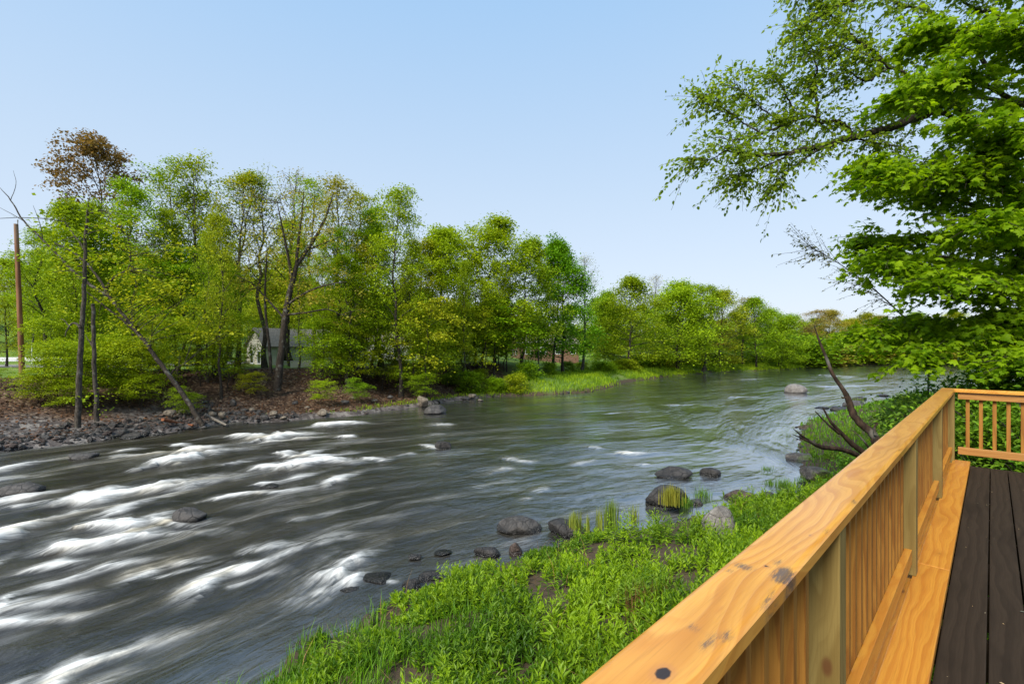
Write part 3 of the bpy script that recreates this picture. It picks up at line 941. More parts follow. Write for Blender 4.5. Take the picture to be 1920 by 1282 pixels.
stand('tall', 1, 560, 68, 425, 'yellow', 'yellow-green tree filling behind the dark forked tree', sx=1.1)
stand('tall', 2, 690, 46, 400, 'fresh', 'leafy green tree left of the slim lime tree at the bank bend', sx=.85)
stand('tall', 3, 752, 42.5, 368, 'lime', 'slim tall lime tree standing apart above the leaf covered bank', rz=1.0, sx=.8)
stand('broad', 0, 828, 54, 440, 'lime', 'yellow-green broad tree next right of the slim lime tree', sx=0.88)
stand('broad', 1, 893, 57, 424, 'lime', 'big rounded lime tree with many stems in the middle of the far bank', sx=1.10)
stand('broad', 2, 975, 60, 455, 'lime', 'rounded lime tree touching the dark green maple', sx=1.00)
stand('twiggy', 0, 1090, 72, 488, 'pale', 'almost bare pale tree peeking out right of the dark green maple', rz=1.0)
stand('dense', 0, 1055, 67, 463, 'deep', 'dense deep green maple at the start of the grassy bank', rz=2.0, sx=0.90)
stand('round', 1, 1132, 84, 552, 'fresh', 'small green tree filling the gap right behind the dark green maple', sx=.75)
stand('airy', 0, 1035, 68, 475, 'rust', 'thin russet tree showing at the left shoulder of the dark green maple')
stand('round', 0, 1182, 78, 528, 'fresh', 'round green tree, first right of the gap after the dark maple', rz=.5, sx=1.10)
stand('twiggy', 1, 1232, 96, 520, 'rust', 'bare greyish tree showing above the tops beyond the grassy bank')
stand('round', 1, 1268, 88, 534, 'lime', 'lime tree leaning over the grassy bank, right of the round green tree', rz=1.1, sx=1.10)
stand('tall', 0, 1318, 91, 540, 'fresh', 'taller loose green tree halfway along the grassy bank', sx=1.56)
stand('round', 2, 1352, 97, 552, 'yellow', 'yellowish round tree over the far part of the grassy bank', rz=4, sx=1.03)
stand('airy', 3, 1392, 104, 565, 'rust', 'russet thin tree between the green trees of the grassy bank', sx=1.82)
stand('round', 0, 1418, 102, 566, 'fresh', 'round pale green tree near the tip of the grassy bank', rz=3, sx=1.03)
stand('round', 1, 1462, 106, 584, 'lime', 'bright lime tree hanging low over the tip of the grassy bank', rz=2.4, sx=1.06)
stand('airy', 2, 1503, 124, 586, 'rust', 'brown budding tree behind the tip of the dead snag', sx=2.21)
stand('round', 0, 1560, 142, 586, 'olive', 'wide olive tree at the head of the river right of the snag tip', rz=1, sx=1.10)
stand('round', 1, 1615, 144, 592, 'yellow', 'yellowish tree at the head of the river seen beside the maple leaves', rz=5, sx=1.03)
for px, Y, top, col in ((1665, 146, 596, 'olive'), (1720, 148, 590, 'fresh'), (1790, 150, 588, 'yellow'), (1860, 152, 585, 'olive'), (1530, 150, 600, 'fresh'), (1590, 152, 602, 'lime')):
    stand('round', int(px) % 4, px, Y, top, col, 'round tree of the dense row closing the head of the river', group='trees closing the head of the river', sx=1.2)
stand('broad', 0, 12, 43, 492, 'fresh', 'full green tree at the left end, left of the utility pole', sx=.7)
stand('tall', 1, 88, 40, 440, 'lime', 'pointed lime tree close behind the utility pole', sx=1.1)
stand('broad', 1, 200, 47, 455, 'green', 'dark green tree behind the leaning trunk', sx=.6, rz=1)
stand('tall', 2, 330, 38, 470, 'green', 'medium green tree above the base of the leaning trunk', sx=1.2)
stand('tall', 1, 405, 39, 500, 'fresh', 'medium fresh green tree left of the shingled gable', sx=1.2)
stand('tall', 0, 655, 41, 490, 'fresh', 'leafy middle sized tree right of the shingled house', sx=1.3)
stand('tall', 1, 718, 51, 432, 'lime', 'lime green tree close behind the slim lime tree, on its left', sx=1.1, rz=2)
stand('tall', 2, 790, 52, 462, 'yellow', 'yellow-green tree close behind the slim lime tree, on its right', sx=1.2, rz=2)
stand('airy', 0, 590, 47, 356, 'lime', 'thin lime tree standing just behind the right arm of the dark forked tree', rz=3)
stand('airy', 3, 660, 48, 380, 'yellow', 'thin yellowish tree between the olive tree and the leafy green one', rz=4, sx=1.2)
stand('airy', 2, 410, 44, 330, 'lime', 'thin lime tree between the two sparse tall trees left of the gable', rz=5, sx=1.1)
stand('layered', 0, 632, 44, 575, 'lime', 'young lime tree in front of the right end of the shingled house', sx=1.2)
stand('layered', 1, 800, 43, 560, 'yellow', 'yellow tipped young tree below the broad lime trees')
stand('layered', 2, 855, 51, 575, 'lime', 'young lime tree with flat sprays below the big rounded tree')
stand('layered', 0, 940, 57, 570, 'fresh', 'young green tree with flat sprays left of the dark maple', sx=1.59)
# second rows that close the view behind the front trees
k = 0
for row, (Ya, n) in enumerate(((58, 15), (70, 17), (86, 16))):
    for q in range(n):
        px = -60 + (q + rng.uniform(.1, .9)) * (1150 / n)
        Y = Ya + rng.uniform(-4, 5)
        x = (px - 960) / FP * Y
        _, _, df = ground(x, Y, True)
        if df[0] < 7: continue
        if 440 < px < 720 and row == 0: continue
        top = np.interp(px, [0, 300, 600, 700, 900, 1100], [505, 470, 505, 545, 560, 590]) + rng.uniform(-12, 25)
        stand(('broad', 'tall', 'round')[q % 3], int(rng.integers(9)), px, Y, top, ('green', 'fresh', 'lime', 'fresh', 'yellow')[int(rng.integers(5))],
              'green tree of the back rows filling the wood behind the bank trees', group='trees of the back rows', sx=.8)
for q in range(20):
    px = 1120 + q * 21 + rng.uniform(-8, 8)
    Y = np.interp(px, [1120, 1540], [96, 150]) + rng.uniform(0, 14)
    stand(('round', 'broad')[q % 2], q, px, Y, np.interp(px, [1120, 1540], [572, 610]) + rng.uniform(-8, 12), ('green', 'fresh', 'lime', 'olive')[q % 4],
          'green tree of the back rows behind the grassy bank', group='trees behind the grassy bank', sx=1.2)

# thin young growth with flat sprays over the leaf covered bank
for q in range(58):
    px = -20 + (q + rng.uniform(.1, .9)) * (900 / 58)
    s = np.interp(px, [0, 380, 760, 900], [22.5, 30, 37.5, 47])
    Y = s + rng.uniform(4.5, 14) * (.8 if px < 300 else 1)
    x = (px - 960) / FP * Y
    top = rng.uniform(585, 668)
    if 435 < px < 600: continue
    if px < 80: top = max(top, 690)
    z0 = gz(x, Y)
    H = EYE + (HZ - top) / FP * Y - z0
    if H < 1.2: continue
    plant('layered', q, x, Y, H, ('lime', 'fresh', 'green', 'lime', 'fresh')[int(rng.integers(5))], 'young understorey tree with flat leafy sprays on the leaf covered bank', 'tree', 'young trees on the leaf covered bank', sx=min(1.6, max(1.0, 4.5 / H)))
# saplings and bushes low on the bank
BUSH = [(80, 745, 'yellow'), (40, 735, 'lime'), (130, 758, 'lime'), (175, 785, 'fresh'), (225, 735, 'lime'), (255, 725, 'fresh'), (265, 760, 'fresh'), (300, 735, 'green'), (345, 748, 'green'), (430, 735, 'yellow'), (470, 725, 'yellow'), (500, 738, 'fresh'), (455, 700, 'yellow'), (520, 725, 'yellow'),
        (605, 745, 'lime'), (635, 758, 'lime'), (670, 730, 'green'), (700, 735, 'green'), (790, 740, 'fresh'), (640, 715, 'lime'), (900, 715, 'fresh'), (930, 712, 'lime'), (965, 718, 'lime'), (990, 705, 'green'), (1030, 700, 'green'), (1065, 698, 'green'), (1090, 695, 'lime'), (1120, 690, 'lime'), (880, 720, 'green'), (845, 718, 'green')]
for q, (px, py, col) in enumerate(BUSH):
    if px < 820 and py > 722 and q % 2: continue
    for z in (0, .4, .8, 1.2, 1.6, 2.0, 2.4, 2.8):      # walk up the bank until the ray meets it
        p = W(px, py, z)
        if gz(p[0], p[1]) <= z + .25: break
    left_b = px < 820
    plant('layered' if left_b else 'bush', q, p[0], p[1], rng.uniform(1.5, 2.6) if left_b else rng.uniform(1.0, 1.9), col, 'leafy bush on the brown leaf covered bank' if left_b else 'rounded bush where the grassy bank meets the trees', 'bush', 'bushes on the leaf covered bank' if left_b else 'bushes above the grassy bank', name='bush', sx=1.25)
for q in range(26):
    px = 1130 + q * 16
    s = np.interp(px, [1100, 1200, 1350, 1490], [53, 72.6, 94, 107])
    Y = s + rng.uniform(9, 15)
    plant('bush', q, (px - 960) / FP * Y, Y, rng.uniform(1.2, 2.6), ('green', 'fresh', 'lime', 'yellow')[q % 4], 'bush under the trees at the upper edge of the grassy bank', 'bush', 'bushes under the trees of the grassy bank', name='bush', sx=1.6)
for q in range(16):
    px = 1490 + q * 24
    Y = np.interp(px, [1490, 1600, 1900], [116, 133, 136]) + rng.uniform(1, 4)
    plant('bush', q, (px - 960) / FP * Y, Y, rng.uniform(3.5, 6.5), ('green', 'green', 'olive', 'fresh')[q % 4], 'dark bush hanging over the water at the head of the river', 'bush', 'bushes at the head of the river', name='bush', sx=1.8)

# ---- the tree leaning out over the river, its twin forked neighbour, the grey trunks
def traced_tree(name, label, stems, bark, leafspec, color, lt=LEAF_DIAMOND, seed=1):
    """stems: list of (points, r0, r1); leafspec: list of (centre, radius xyz, n, size)."""
    g = np.random.default_rng(seed)
    root = empty(name, tuple(stems[0][0][0]))
    tag(root, label, 'tree')
    b = np.array(stems[0][0][0])
    tb, lb = MB(), MB()
    for pts, r0, r1 in stems:
        p = smooth_path(np.array(pts), 5)
        p[1:-1] += g.normal(size=(len(p) - 2, 3)) * min(r0, .06) * .22
        tube(tb, p - b, np.linspace(1, 0, len(p)) ** .8 * (r0 - r1) + r1, 7)
    tb.build('trunk', MAT[bark], root)
    for c, rad, n, size in leafspec:
        cl = max(1, n // 22)
        cc = np.asarray(c) + g.normal(size=(cl, 3)) * np.asarray(rad) * .75
        P = np.repeat(cc, 22, 0) + g.normal(size=(cl * 22, 3)) * np.array([.42, .42, .16])
        m = len(P)
        th = g.uniform(0, 6.28, m)
        leaves(lb, P - b, np.stack([np.cos(th), np.sin(th), g.normal(size=m) * .3 - .2], 1), np.array([0, 0, 1.]) + g.normal(size=(m, 3)) * .5, size * g.uniform(.7, 1.25, m), lt, 0, g.random(m))
        for q in range(0, cl, 2):
            k = min(range(len(stems)), key=lambda s: min(np.linalg.norm(np.asarray(stems[s][0]) - cc[q], axis=1)))
            sp = smooth_path(np.array(stems[k][0]), 5)
            a = sp[np.argmin(np.linalg.norm(sp - cc[q], axis=1))]
            q3 = np.linspace(0, 1, 5)[:, None]
            tw = a + (cc[q] - a) * q3 + np.array([0, 0, .25]) * (q3 * (1 - q3)) * np.linalg.norm(cc[q] - a)
            tube(tb2, tw - b, np.linspace(.028, .007, 5), 4) if False else tube(lb, tw - b, np.linspace(.026, .006, 5), 4, 1)
    if lb.n:
        c = lb.build('crown', [MAT['leaf'], MAT[bark]], root, False)
        c.color = (*BAND[color], 1)
    return root


def tr(pts, Ys):
    return [P3(px, py, Y) for (px, py), Y in zip(pts, np.broadcast_to(Ys, (len(pts),)))]


Yl = 29.5
stems = [(tr([(380, 798), (352, 752), (318, 705), (282, 655), (262, 628), (235, 595), (208, 560), (178, 512), (140, 475), (100, 455)], np.linspace(29.2, 31.5, 10)), .155, .03),
         (tr([(208, 560), (150, 520), (120, 490), (80, 450), (45, 415), (20, 375), (0, 352)], np.linspace(31, 32, 7)), .10, .012),
         (tr([(318, 705), (330, 690), (345, 683)], 30), .06, .02), (tr([(198, 548), (205, 530), (222, 515), (240, 507)], 31), .10, .03), (tr([(240, 507), (245, 480), (240, 440)], 31), .05, .015),
         (tr([(262, 628), (230, 600), (197, 575), (160, 545)], 30.5), .09, .02), (tr([(80, 450), (75, 420), (62, 385)], 32), .03, .008), (tr([(45, 415), (20, 400), (-10, 385)], 32), .025, .006), (tr([(20, 375), (30, 345), (25, 320)], 32), .02, .006)]
ls = [(P3(250, 480, 31), (2.4, 1.2, 1.6), 900, .2), (P3(300, 560, 31), (2.2, 1.2, 1.8), 1100, .2), (P3(230, 560, 31.5), (1.8, 1.0, 1.2), 500, .2), (P3(340, 610, 31), (1.8, 1.2, 1.0), 500, .2), (P3(150, 490, 32), (1.0, .8, .6), 160, .18)]
traced_tree('leaning_tree', 'tree leaning far out over the rapids with a dark slanting trunk and bare upper twigs', stems, 'bark', ls, 'yellow', seed=3)

Yd = 37.0
stems = [(tr([(520, 732), (524, 690), (530, 640), (538, 575), (548, 530), (556, 498)], Yd), .30, .16),
         (tr([(556, 498), (575, 470), (600, 430), (618, 385), (625, 360)], np.linspace(37, 39, 5)), .16, .02), (tr([(548, 530), (540, 480), (530, 430), (520, 380)], np.linspace(37, 35.5, 4)), .13, .02),
         (tr([(556, 498), (560, 450), (566, 400), (570, 352)], 37), .13, .015), (tr([(540, 570), (575, 548), (610, 535), (650, 528)], np.linspace(37, 35, 4)), .11, .02), (tr([(535, 600), (500, 560), (470, 530), (440, 515)], np.linspace(37, 38, 4)), .09, .02),
         (tr([(575, 470), (610, 455), (650, 440)], 38), .08, .015), (tr([(538, 590), (580, 585), (615, 580), (640, 590)], 36), .08, .02),
         (tr([(508, 700), (505, 650), (499, 600), (497, 540), (500, 480)], 37.4), .13, .05)]
ls = [(P3(560, 420, 37), (2.6, 1.6, 1.6), 650, .17), (P3(610, 480, 37), (2.2, 1.5, 1.6), 620, .18), (P3(520, 470, 37), (2.0, 1.5, 1.6), 500, .18), (P3(590, 560, 36), (2.4, 1.4, 1.0), 560, .19), (P3(480, 540, 38), (1.6, 1.2, 1.0), 300, .18), (P3(570, 370, 37.5), (1.8, 1.2, .8), 240, .16)]
traced_tree('forked_tree', 'big dark forked tree with an olive spreading crown before the shingled house', stems, 'bark', ls, 'olive', seed=5)

stems = [(tr([(145, 802), (148, 740), (150, 680), (153, 620), (157, 560), (159, 500), (160, 440)], 25.4), .15, .07), (tr([(150, 614), (140, 605), (130, 612), (122, 630)], 25.2), .06, .02), (tr([(130, 612), (120, 600), (112, 598)], 25.2), .03, .01),
         (tr([(160, 470), (150, 455), (138, 440), (120, 415)], 25.4), .06, .012), (tr([(160, 440), (164, 400), (168, 370)], 25.4), .08, .02)]
ls = [(P3(160, 430, 25.4), (2.0, 1.2, 1.0), 520, .19), (P3(150, 500, 25.6), (1.5, 1.1, 1.0), 300, .19), (P3(150, 745, 25.4), (.5, .3, .5), 44, .16)]
traced_tree('grey_trunk_tree', 'taller and nearer of two slender grey trunked trees on the stony bank', stems, 'bark_pale', ls, 'lime', seed=7)
stems = [(tr([(182, 790), (180, 740), (177, 690), (176, 640), (174, 580), (174, 570)], 26.6), .12, .08), (tr([(176, 655), (168, 640), (160, 628)], 26.6), .05, .01)]
traced_tree('grey_snag', 'shorter broken grey trunk beside the slender grey tree on the stony bank', stems, 'bark_pale', [(P3(178, 755, 26.5), (.3, .3, .4), 44, .16)], 'fresh', seed=8)
# other dark stems seen under the crowns
STEM = [(390, 690, 37), (415, 770, 35), (600, 690, 42), (640, 690, 43), (560, 700, 44), (680, 700, 45), (300, 690, 38), (330, 680, 39), (910, 690, 53), (925, 690, 55), (870, 690, 50), (950, 690, 57), (1010, 690, 60), (775, 720, 44), (708, 690, 47)]
for q, (px, py, Y) in enumerate(STEM):
    stand('tall', q, px, Y, np.interp(px, [300, 600, 800, 1000], [420, 430, 480, 500]) + rng.uniform(-25, 40), ('fresh', 'yellow', 'lime', 'green')[q % 4], 'slender dark stemmed tree among the bank trees of the far side', group='slender trees between the bank trees', sx=.55)

# ---- forest on the hill: a far mass nobody could count
mb = MB()
P, S_ = [], []
for q in range(2600):
    a = rng.uniform(-.98, 1.1); r = rng.uniform(105, 300)
    x, y = a * r, r
    if a > .45 and r < 175: continue
    _, dn_, df_ = ground(x, y, True)
    if df_[0] < 50 and not (r > 160): continue
    P.append((x, y, gz(x, y))); S_.append(rng.uniform(8, 13))
for (x, y, z), h in zip(P, S_):
    if x > 10: h = min(h, 8.5)
    n = 46
    c = rng.normal(size=(n, 3)); c /= np.linalg.norm(c, axis=1, keepdims=True)
    c *= (rng.random((n, 1)) ** .4) * np.array([3.0, 3.0, h * .42])
    c += np.array([x, y, z + h * .55])
    leaves(mb, c, unit(n), np.array([0, 0, 1.]) + rng.normal(size=(n, 3)) * .6, rng.uniform(1.1, 2.0, n), LEAF_DIAMOND, 0, np.clip(rng.normal(rng.uniform(.2, .8), .2, n), 0, 1))
MAT['wood'] = leaf_mat('distant wood leaves', (.19, .22, .03), .3)
tag(mb.build('far_wood', MAT['wood'], None, False), kind='stuff')
# the pale blossoming tree on the slope behind the pole
stand('broad', 2, 62, 75, 470, 'pale', 'greyish white blossoming tree on the slope behind the utility pole', sx=.6)

# ------------------------------------------------------------------ the two trees on the near side that fill the right of the view
MAT['maple'] = leaf_mat('maple leaves', (.215, .365, .008), .60, .5, .5, .12)
MAT['birch'] = leaf_mat('small leaves', (.21, .32, .02), .55, .45, .5, .15)
g = np.random.default_rng(99)
mroot = empty('maple_tree', (12.6, 9.6, gz(12.6, 9.6)))
tag(mroot, 'large green maple with broad lobed leaves overhanging the far corner of the deck', 'tree')
mb0 = np.array(mroot.location)
tb, lb = MB(), MB()
trunk = smooth_path(np.array([(12.6, 9.6, mb0[2] - .4), (12.5, 9.7, 4.5), (12.7, 9.5, 7), (12.4, 9.7, 10), (12.6, 9.6, 13), (12.3, 9.6, 16.5)]), 5)
tube(tb, trunk - mb0, np.linspace(.34, .05, len(trunk)), 10)
ENDS = [(7.5, 9.6, 4.65), (8.3, 8.2, 4.7), (7.2, 10.4, 5.3), (7.4, 9.0, 6.1), (6.9, 9.8, 6.9), (7.3, 10.6, 7.4), (7.9, 8.6, 7.3), (6.55, 9.4, 8.2), (7.1, 10.2, 9.0), (7.9, 8.8, 9.2), (7.2, 9.6, 9.9), (8.3, 9.2, 10.9), (8.4, 10.4, 11.8), (9.0, 9.2, 12.6), (9.3, 10.0, 13.9),
        (9.3, 7.4, 5.6), (9.6, 7.0, 7.2), (9.8, 7.3, 8.8), (9.9, 7.6, 10.6), (10.4, 8.0, 12.6), (9.6, 12.5, 5.2), (9.2, 12.6, 7.2), (9.6, 13, 9.4), (10, 13, 11.6), (10.6, 7.2, 4.6), (11.4, 7.0, 6.4), (11.6, 7.0, 9.0), (15, 8.0, 8), (15.5, 11, 10), (14.5, 12.5, 7), (14.6, 8.6, 11.8), (9.0, 9.6, 5.2), (8.6, 9.4, 8.6), (11.0, 9.0, 14.6), (10.2, 10.6, 3.9), (11.2, 8.2, 3.7), (11.0, 10.4, 13.4), (11.6, 8.4, 12.6), (10.6, 11.6, 15.2), (9.9, 9.2, 15.4), (12.4, 8.2, 14.2)]
LP, LD, LN, LS, LT = [], [], [], [], []


def twig(tbm, org, p0, d, L, n, droop, size, flat, r0=.008, up=.45, ovate=False):
    q = np.linspace(0, 1, 5)[:, None]
    d = d / np.linalg.norm(d)
    tw = p0 + d * L * q - np.array([0, 0, droop]) * L * q ** 2
    tube(tbm, tw - org, np.linspace(r0, .0025, 5), 4)
    t = np.sort(g.uniform(.12, 1.0, n))
    pos = np.stack([np.interp(t, q[:, 0], tw[:, i]) for i in range(3)], 1)
    side = np.cross(d, [0, 0, 1.0]); side /= np.linalg.norm(side) + 1e-9
    sg = np.where(np.arange(n) % 2 == 0, 1, -1)[:, None]
    ld = d * g.uniform(.1, .9, (n, 1)) + side * sg * g.uniform(.4, 1.0, (n, 1)) + np.array([0, 0, -1.0]) * g.uniform(.05, .75, (n, 1)) + g.normal(size=(n, 3)) * .25
    pos = pos + side * sg * g.uniform(0, flat, (n, 1)) + np.array([0, 0, 1.0]) * g.normal(size=(n, 1)) * flat * .22
    LP.append(pos); LD.append(ld); LN.append(np.array([0, 0, 1.0]) + g.normal(size=(n, 3)) * up); LS.append(size * g.uniform(.45, 1.3, n))
    LT.append(np.clip(g.normal(g.uniform(.2, .8), .22, n), 0, 1))


for en in ENDS:
    en = np.array(en) + np.array([.45, 0, 0])
    zs = max(4.2, en[2] - g.uniform(1.2, 2.6))
    st = trunk[np.argmin(np.abs(trunk[:, 2] - zs))]
    midp = st * .5 + en * .5 + np.array([0, 0, .55]) + g.normal(size=3) * .25
    lim = smooth_path(np.array([st, st * .72 + midp * .28 + g.normal(size=3) * .1, midp, midp * .45 + en * .55 + np.array([0, 0, .15]) + g.normal(size=3) * .12, en]), 6)
    tube(tb, lim - mb0, np.linspace(.075, .012, len(lim)), 7)
    L = np.linalg.norm(en - st)
    for s in range(int(38 + L * 13)):
        u = 1 - g.random() ** 1.25 * .78
        p0 = lim[int(u * (len(lim) - 1))]
        ax = (en - st) / L
        a = g.choice([-1, 1]) * g.uniform(.3, 1.35)
        d = np.array([ax[0] * math.cos(a) - ax[1] * math.sin(a), ax[0] * math.sin(a) + ax[1] * math.cos(a), g.normal() * .22 + .02])
        twig(tb, mb0, p0, d, g.uniform(.35, 1.05), int(g.integers(15, 30)), g.uniform(.1, .4), .125, .19)
leaves(lb, np.concatenate(LP) - mb0, np.concatenate(LD), np.concatenate(LN), np.concatenate(LS), LEAF_MAPLE, 0, np.concatenate(LT))
tb.build('trunk', MAT['bark'], mroot)
lb.build('crown', MAT['maple'], mroot, False)

# the taller tree behind it, whose crooked limb reaches out over the river
LP, LD, LN, LS, LT = [], [], [], [], []
g = np.random.default_rng(98)
broot = empty('overhanging_tree', (15.0, 13.2, gz(15.0, 13.2)))
tag(broot, 'tall tree whose crooked dark limb with small leaves reaches out over the river', 'tree')
bb = np.array(broot.location)
tb, lb = MB(), MB()
btr = smooth_path(np.array([(15.0, 13.2, bb[2] - .4), (14.8, 13.1, 6), (14.9, 13.2, 10), (14.4, 13.0, 14), (14.2, 13.0, 19)]), 5)
tube(tb, btr - bb, np.linspace(.42, .10, len(btr)), 10)
LIMB = [([btr[6], *tr([(1800, 205), (1735, 215), (1678, 237), (1640, 247), (1599, 258), (1545, 273), (1491, 285), (1440, 290), (1405, 291), (1360, 282)], np.linspace(12.6, 10.6, 10))], .17, .012, 40),
        (tr([(1599, 258), (1588, 240), (1578, 231), (1563, 228), (1538, 231), (1523, 219), (1498, 224), (1470, 233), (1427, 251), (1380, 262), (1330, 255)], np.linspace(11.8, 11.2, 11)), .075, .008, 36),
        (tr([(1536, 228), (1532, 205), (1529, 185), (1527, 161), (1532, 132), (1520, 100), (1500, 70)], 11.6), .055, .01, 24),
        ([btr[9], *tr([(1790, 225), (1752, 205), (1739, 188), (1721, 161), (1699, 140), (1671, 129), (1645, 138), (1630, 152), (1600, 140), (1570, 120)], np.linspace(12.4, 11.2, 10))], .085, .012, 30),
        (tr([(1655, 130), (1645, 100), (1620, 84), (1590, 60), (1560, 30), (1530, 0)], 11.4), .06, .01, 26),
        ([btr[14], *tr([(1790, 60), (1740, 20), (1690, 10), (1640, -10), (1580, 10), (1520, 40), (1480, 75)], np.linspace(12.5, 11, 7))], .06, .01, 40),
        ([btr[16], *tr([(1760, -60), (1680, -60), (1600, -50), (1530, -30), (1490, -10)], np.linspace(12.5, 11, 5))], .055, .01, 34),
        (tr([(1545, 273), (1520, 290), (1495, 308), (1470, 330), (1455, 345)], 11.3), .035, .006, 16), (tr([(1491, 285), (1440, 310), (1400, 320), (1360, 330)], 11), .03, .006, 18), (tr([(1427, 251), (1380, 220), (1345, 195), (1320, 180)], 11.1), .03, .006, 20),
        (tr([(1470, 233), (1430, 205), (1395, 175), (1370, 150)], 11.4), .03, .006, 20), (tr([(1360, 282), (1330, 300), (1300, 295)], 10.7), .02, .005, 10), (tr([(1498, 224), (1480, 190), (1465, 160), (1450, 145)], 11.4), .03, .006, 16),
        (tr([(1599, 258), (1640, 268), (1690, 275)], 11.9), .04, .01, 10), (tr([(1671, 129), (1640, 110), (1600, 95), (1560, 85), (1500, 110)], 11), .03, .006, 22),
        ([btr[8], *tr([(1850, 120), (1800, 100), (1750, 90), (1700, 80)], 12.6)], .08, .02, 26), ([btr[12], *tr([(1880, 40), (1830, 20), (1780, -20)], 12.6)], .08, .02, 26),
        ([btr[6], *tr([(1850, 280), (1800, 300), (1740, 310), (1690, 300)], 13)], .08, .01, 24)]
for pts, r0, r1, nt_ in LIMB:
    p = smooth_path(np.array(pts), 6)
    p[1:-1] += g.normal(size=(len(p) - 2, 3)) * min(r0, .05) * .3
    tube(tb, p - bb, .74 * (np.linspace(1, 0, len(p)) ** .75 * (r0 - r1) + r1), 8)
    ax = p[-1] - p[0]; ax /= np.linalg.norm(ax)
    for s in range(int(nt_ * 2.7)):
        u = 1 - g.random() ** 1.1 * (.8 if r0 < .1 else .72)
        p0 = p[int(u * (len(p) - 1))]
        d = ax * .8 + g.normal(size=3) * .62
        twig(tb, bb, p0, d, g.uniform(.3, 1.15), int(g.integers(10, 22)), g.uniform(.12, .45), .108, .12, .005, .9)
leaves(lb, np.concatenate(LP) - bb, np.concatenate(LD), np.concatenate(LN), np.concatenate(LS), LEAF_OVATE, 0, np.concatenate(LT), 1.25)
tb.build('trunk', MAT['bark'], broot)
lb.build('crown', MAT['birch'], broot, False)

# thin sapling with sparse tiny leaves against the sky
LP, LD, LN, LS, LT = [], [], [], [], []
g = np.random.default_rng(97)
sroot = empty('thin_sapling', (12.4, 14.5, gz(12.4, 14.5)))
tag(sroot, 'thin twiggy sapling with sparse tiny leaves spread against the pale sky beside the maple', 'tree')
sb = np.array(sroot.location)
tb, lb = MB(), MB()
main = smooth_path(np.array([(12.4, 14.5, sb[2] - .3), *tr([(1740, 640), (1690, 590), (1650, 552), (1610, 520), (1570, 492), (1535, 472), (1512, 462)], np.linspace(14, 12.6, 7))]), 6)
tube(tb, main - sb, np.linspace(.028, .004, len(main)), 6)
for s in range(58):
    u = g.uniform(.25, .97)
    p0 = main[int(u * (len(main) - 1))]
    a = g.uniform(-1.0, 1.0)
    d = np.array([-.9, g.normal() * .4, .25 + a * .75])
    twig(tb, sb, p0, d, g.uniform(.5, 1.5) * (1.25 - .6 * u), int(g.integers(9, 18)), g.uniform(-.1, .2), .085, .06, .006, 1.0)
leaves(lb, np.concatenate(LP) - sb, np.concatenate(LD), np.concatenate(LN), np.concatenate(LS), LEAF_LANCE, 0, np.concatenate(LT), 1.6)
tb.build('trunk', MAT['bark'], sroot)
c = lb.build('crown', MAT['leaf'], sroot, False); c.color = (.22, .24, .09, 1)

# bushes below and beyond the railing
LSPEC = [(8.0, 9.2, 1.3), (8.8, 8.4, 2.4), (9.6, 9.8, 2.6), (8.8, 11.0, 1.8), (10.6, 8.2, 2.6), (10.2, 12.6, 1.6), (11.4, 10.6, 3.0), (11.6, 14.2, 1.4), (7.9, 7.6, 1.4), (9.2, 6.8, 2.2), (10.6, 6.4, 2.6), (12.0, 7.4, 3.0), (12.6, 16.4, 1.0), (14.6, 18.5, .9), (17.0, 21.0, 1.0), (19.6, 24.5, 1.1), (23.5, 28.5, 1.2), (13.2, 12.8, 3.0)]
nbush = []
for s in (71, 72, 73):
    tbx, lbx = grow(s, 2.2, cb=.04, cw=1.15, nl=12, lpc=34, leaf=.085, stems=4, rise=(.35, 1.1), flat=.6, clump=.25, sub=4, r0=.018, tmpl=LEAF_OVATE)
    nbush.append((tbx.mesh('bush stems', [MAT['bark_pale']]), lbx.mesh('bush foliage', [MAT['leaf']], False)))
for q, (x, y, h) in enumerate(LSPEC):
    root = empty('bush', (x, y, gz(x, y) - .05), q * 1.3, h / 2.2)
    tag(root, 'small leaved green bush on the slope under the maple beyond the railing', 'bush', 'bushes under the maple beyond the railing')
    link('stem', nbush[q % 3][0], root)
    c = link('foliage', nbush[q % 3][1], root)
    c.color = (*[v * rng.uniform(.85, 1.1) for v in ((.10, .225, .016), (.14, .27, .02), (.12, .23, .02))[q % 3]], 1)

# ------------------------------------------------------------------ ground cover on the near bank (nobody could count it)
def near_points(n, x0, x1, y0, y1, dmin, dmax):
    x = rng.uniform(x0, x1, n); y = rng.uniform(y0, y1, n)
    z, dn, df = ground(x, y, True)
    ok = (dn > dmin) & (dn < dmax) & (dn > df)
    return np.stack([x, y, z], 1)[ok], dn[ok]


MAT['herb'] = leaf_mat('herb leaves', (.165, .295, .007), .42, .62, .5, .3)
MAT['grass'] = leaf_mat('grass blades', (.12, .275, .010), .42, .55, .5, .3)
hb = MB()
pts, dn = near_points(62000, -5, 20, 3.2, 26, .25, 9)
pat = fbm(pts[:, 0] * .55, pts[:, 1] * .55, 81, 3)
gaps = fbm(pts[:, 0] * 1.3, pts[:, 1] * 1.3, 83, 3)
keep = (gaps > .43) & (rng.random(len(pts)) < np.clip(1.25 - pts[:, 1] / 19, .12, 1)) & (pat > .40 - .18 * (dn > 1.2))
pts, dn, pat = pts[keep], dn[keep], pat[keep]
K = 13
nP = len(pts)
h = rng.uniform(.12, .40, nP) * np.clip(.32 + dn * .34, .35, 1.1) * (.45 + 1.15 * fbm(pts[:, 0] * 1.1, pts[:, 1] * 1.1, 87, 3))
lean_ = rng.normal(size=(nP, 2)) * .12
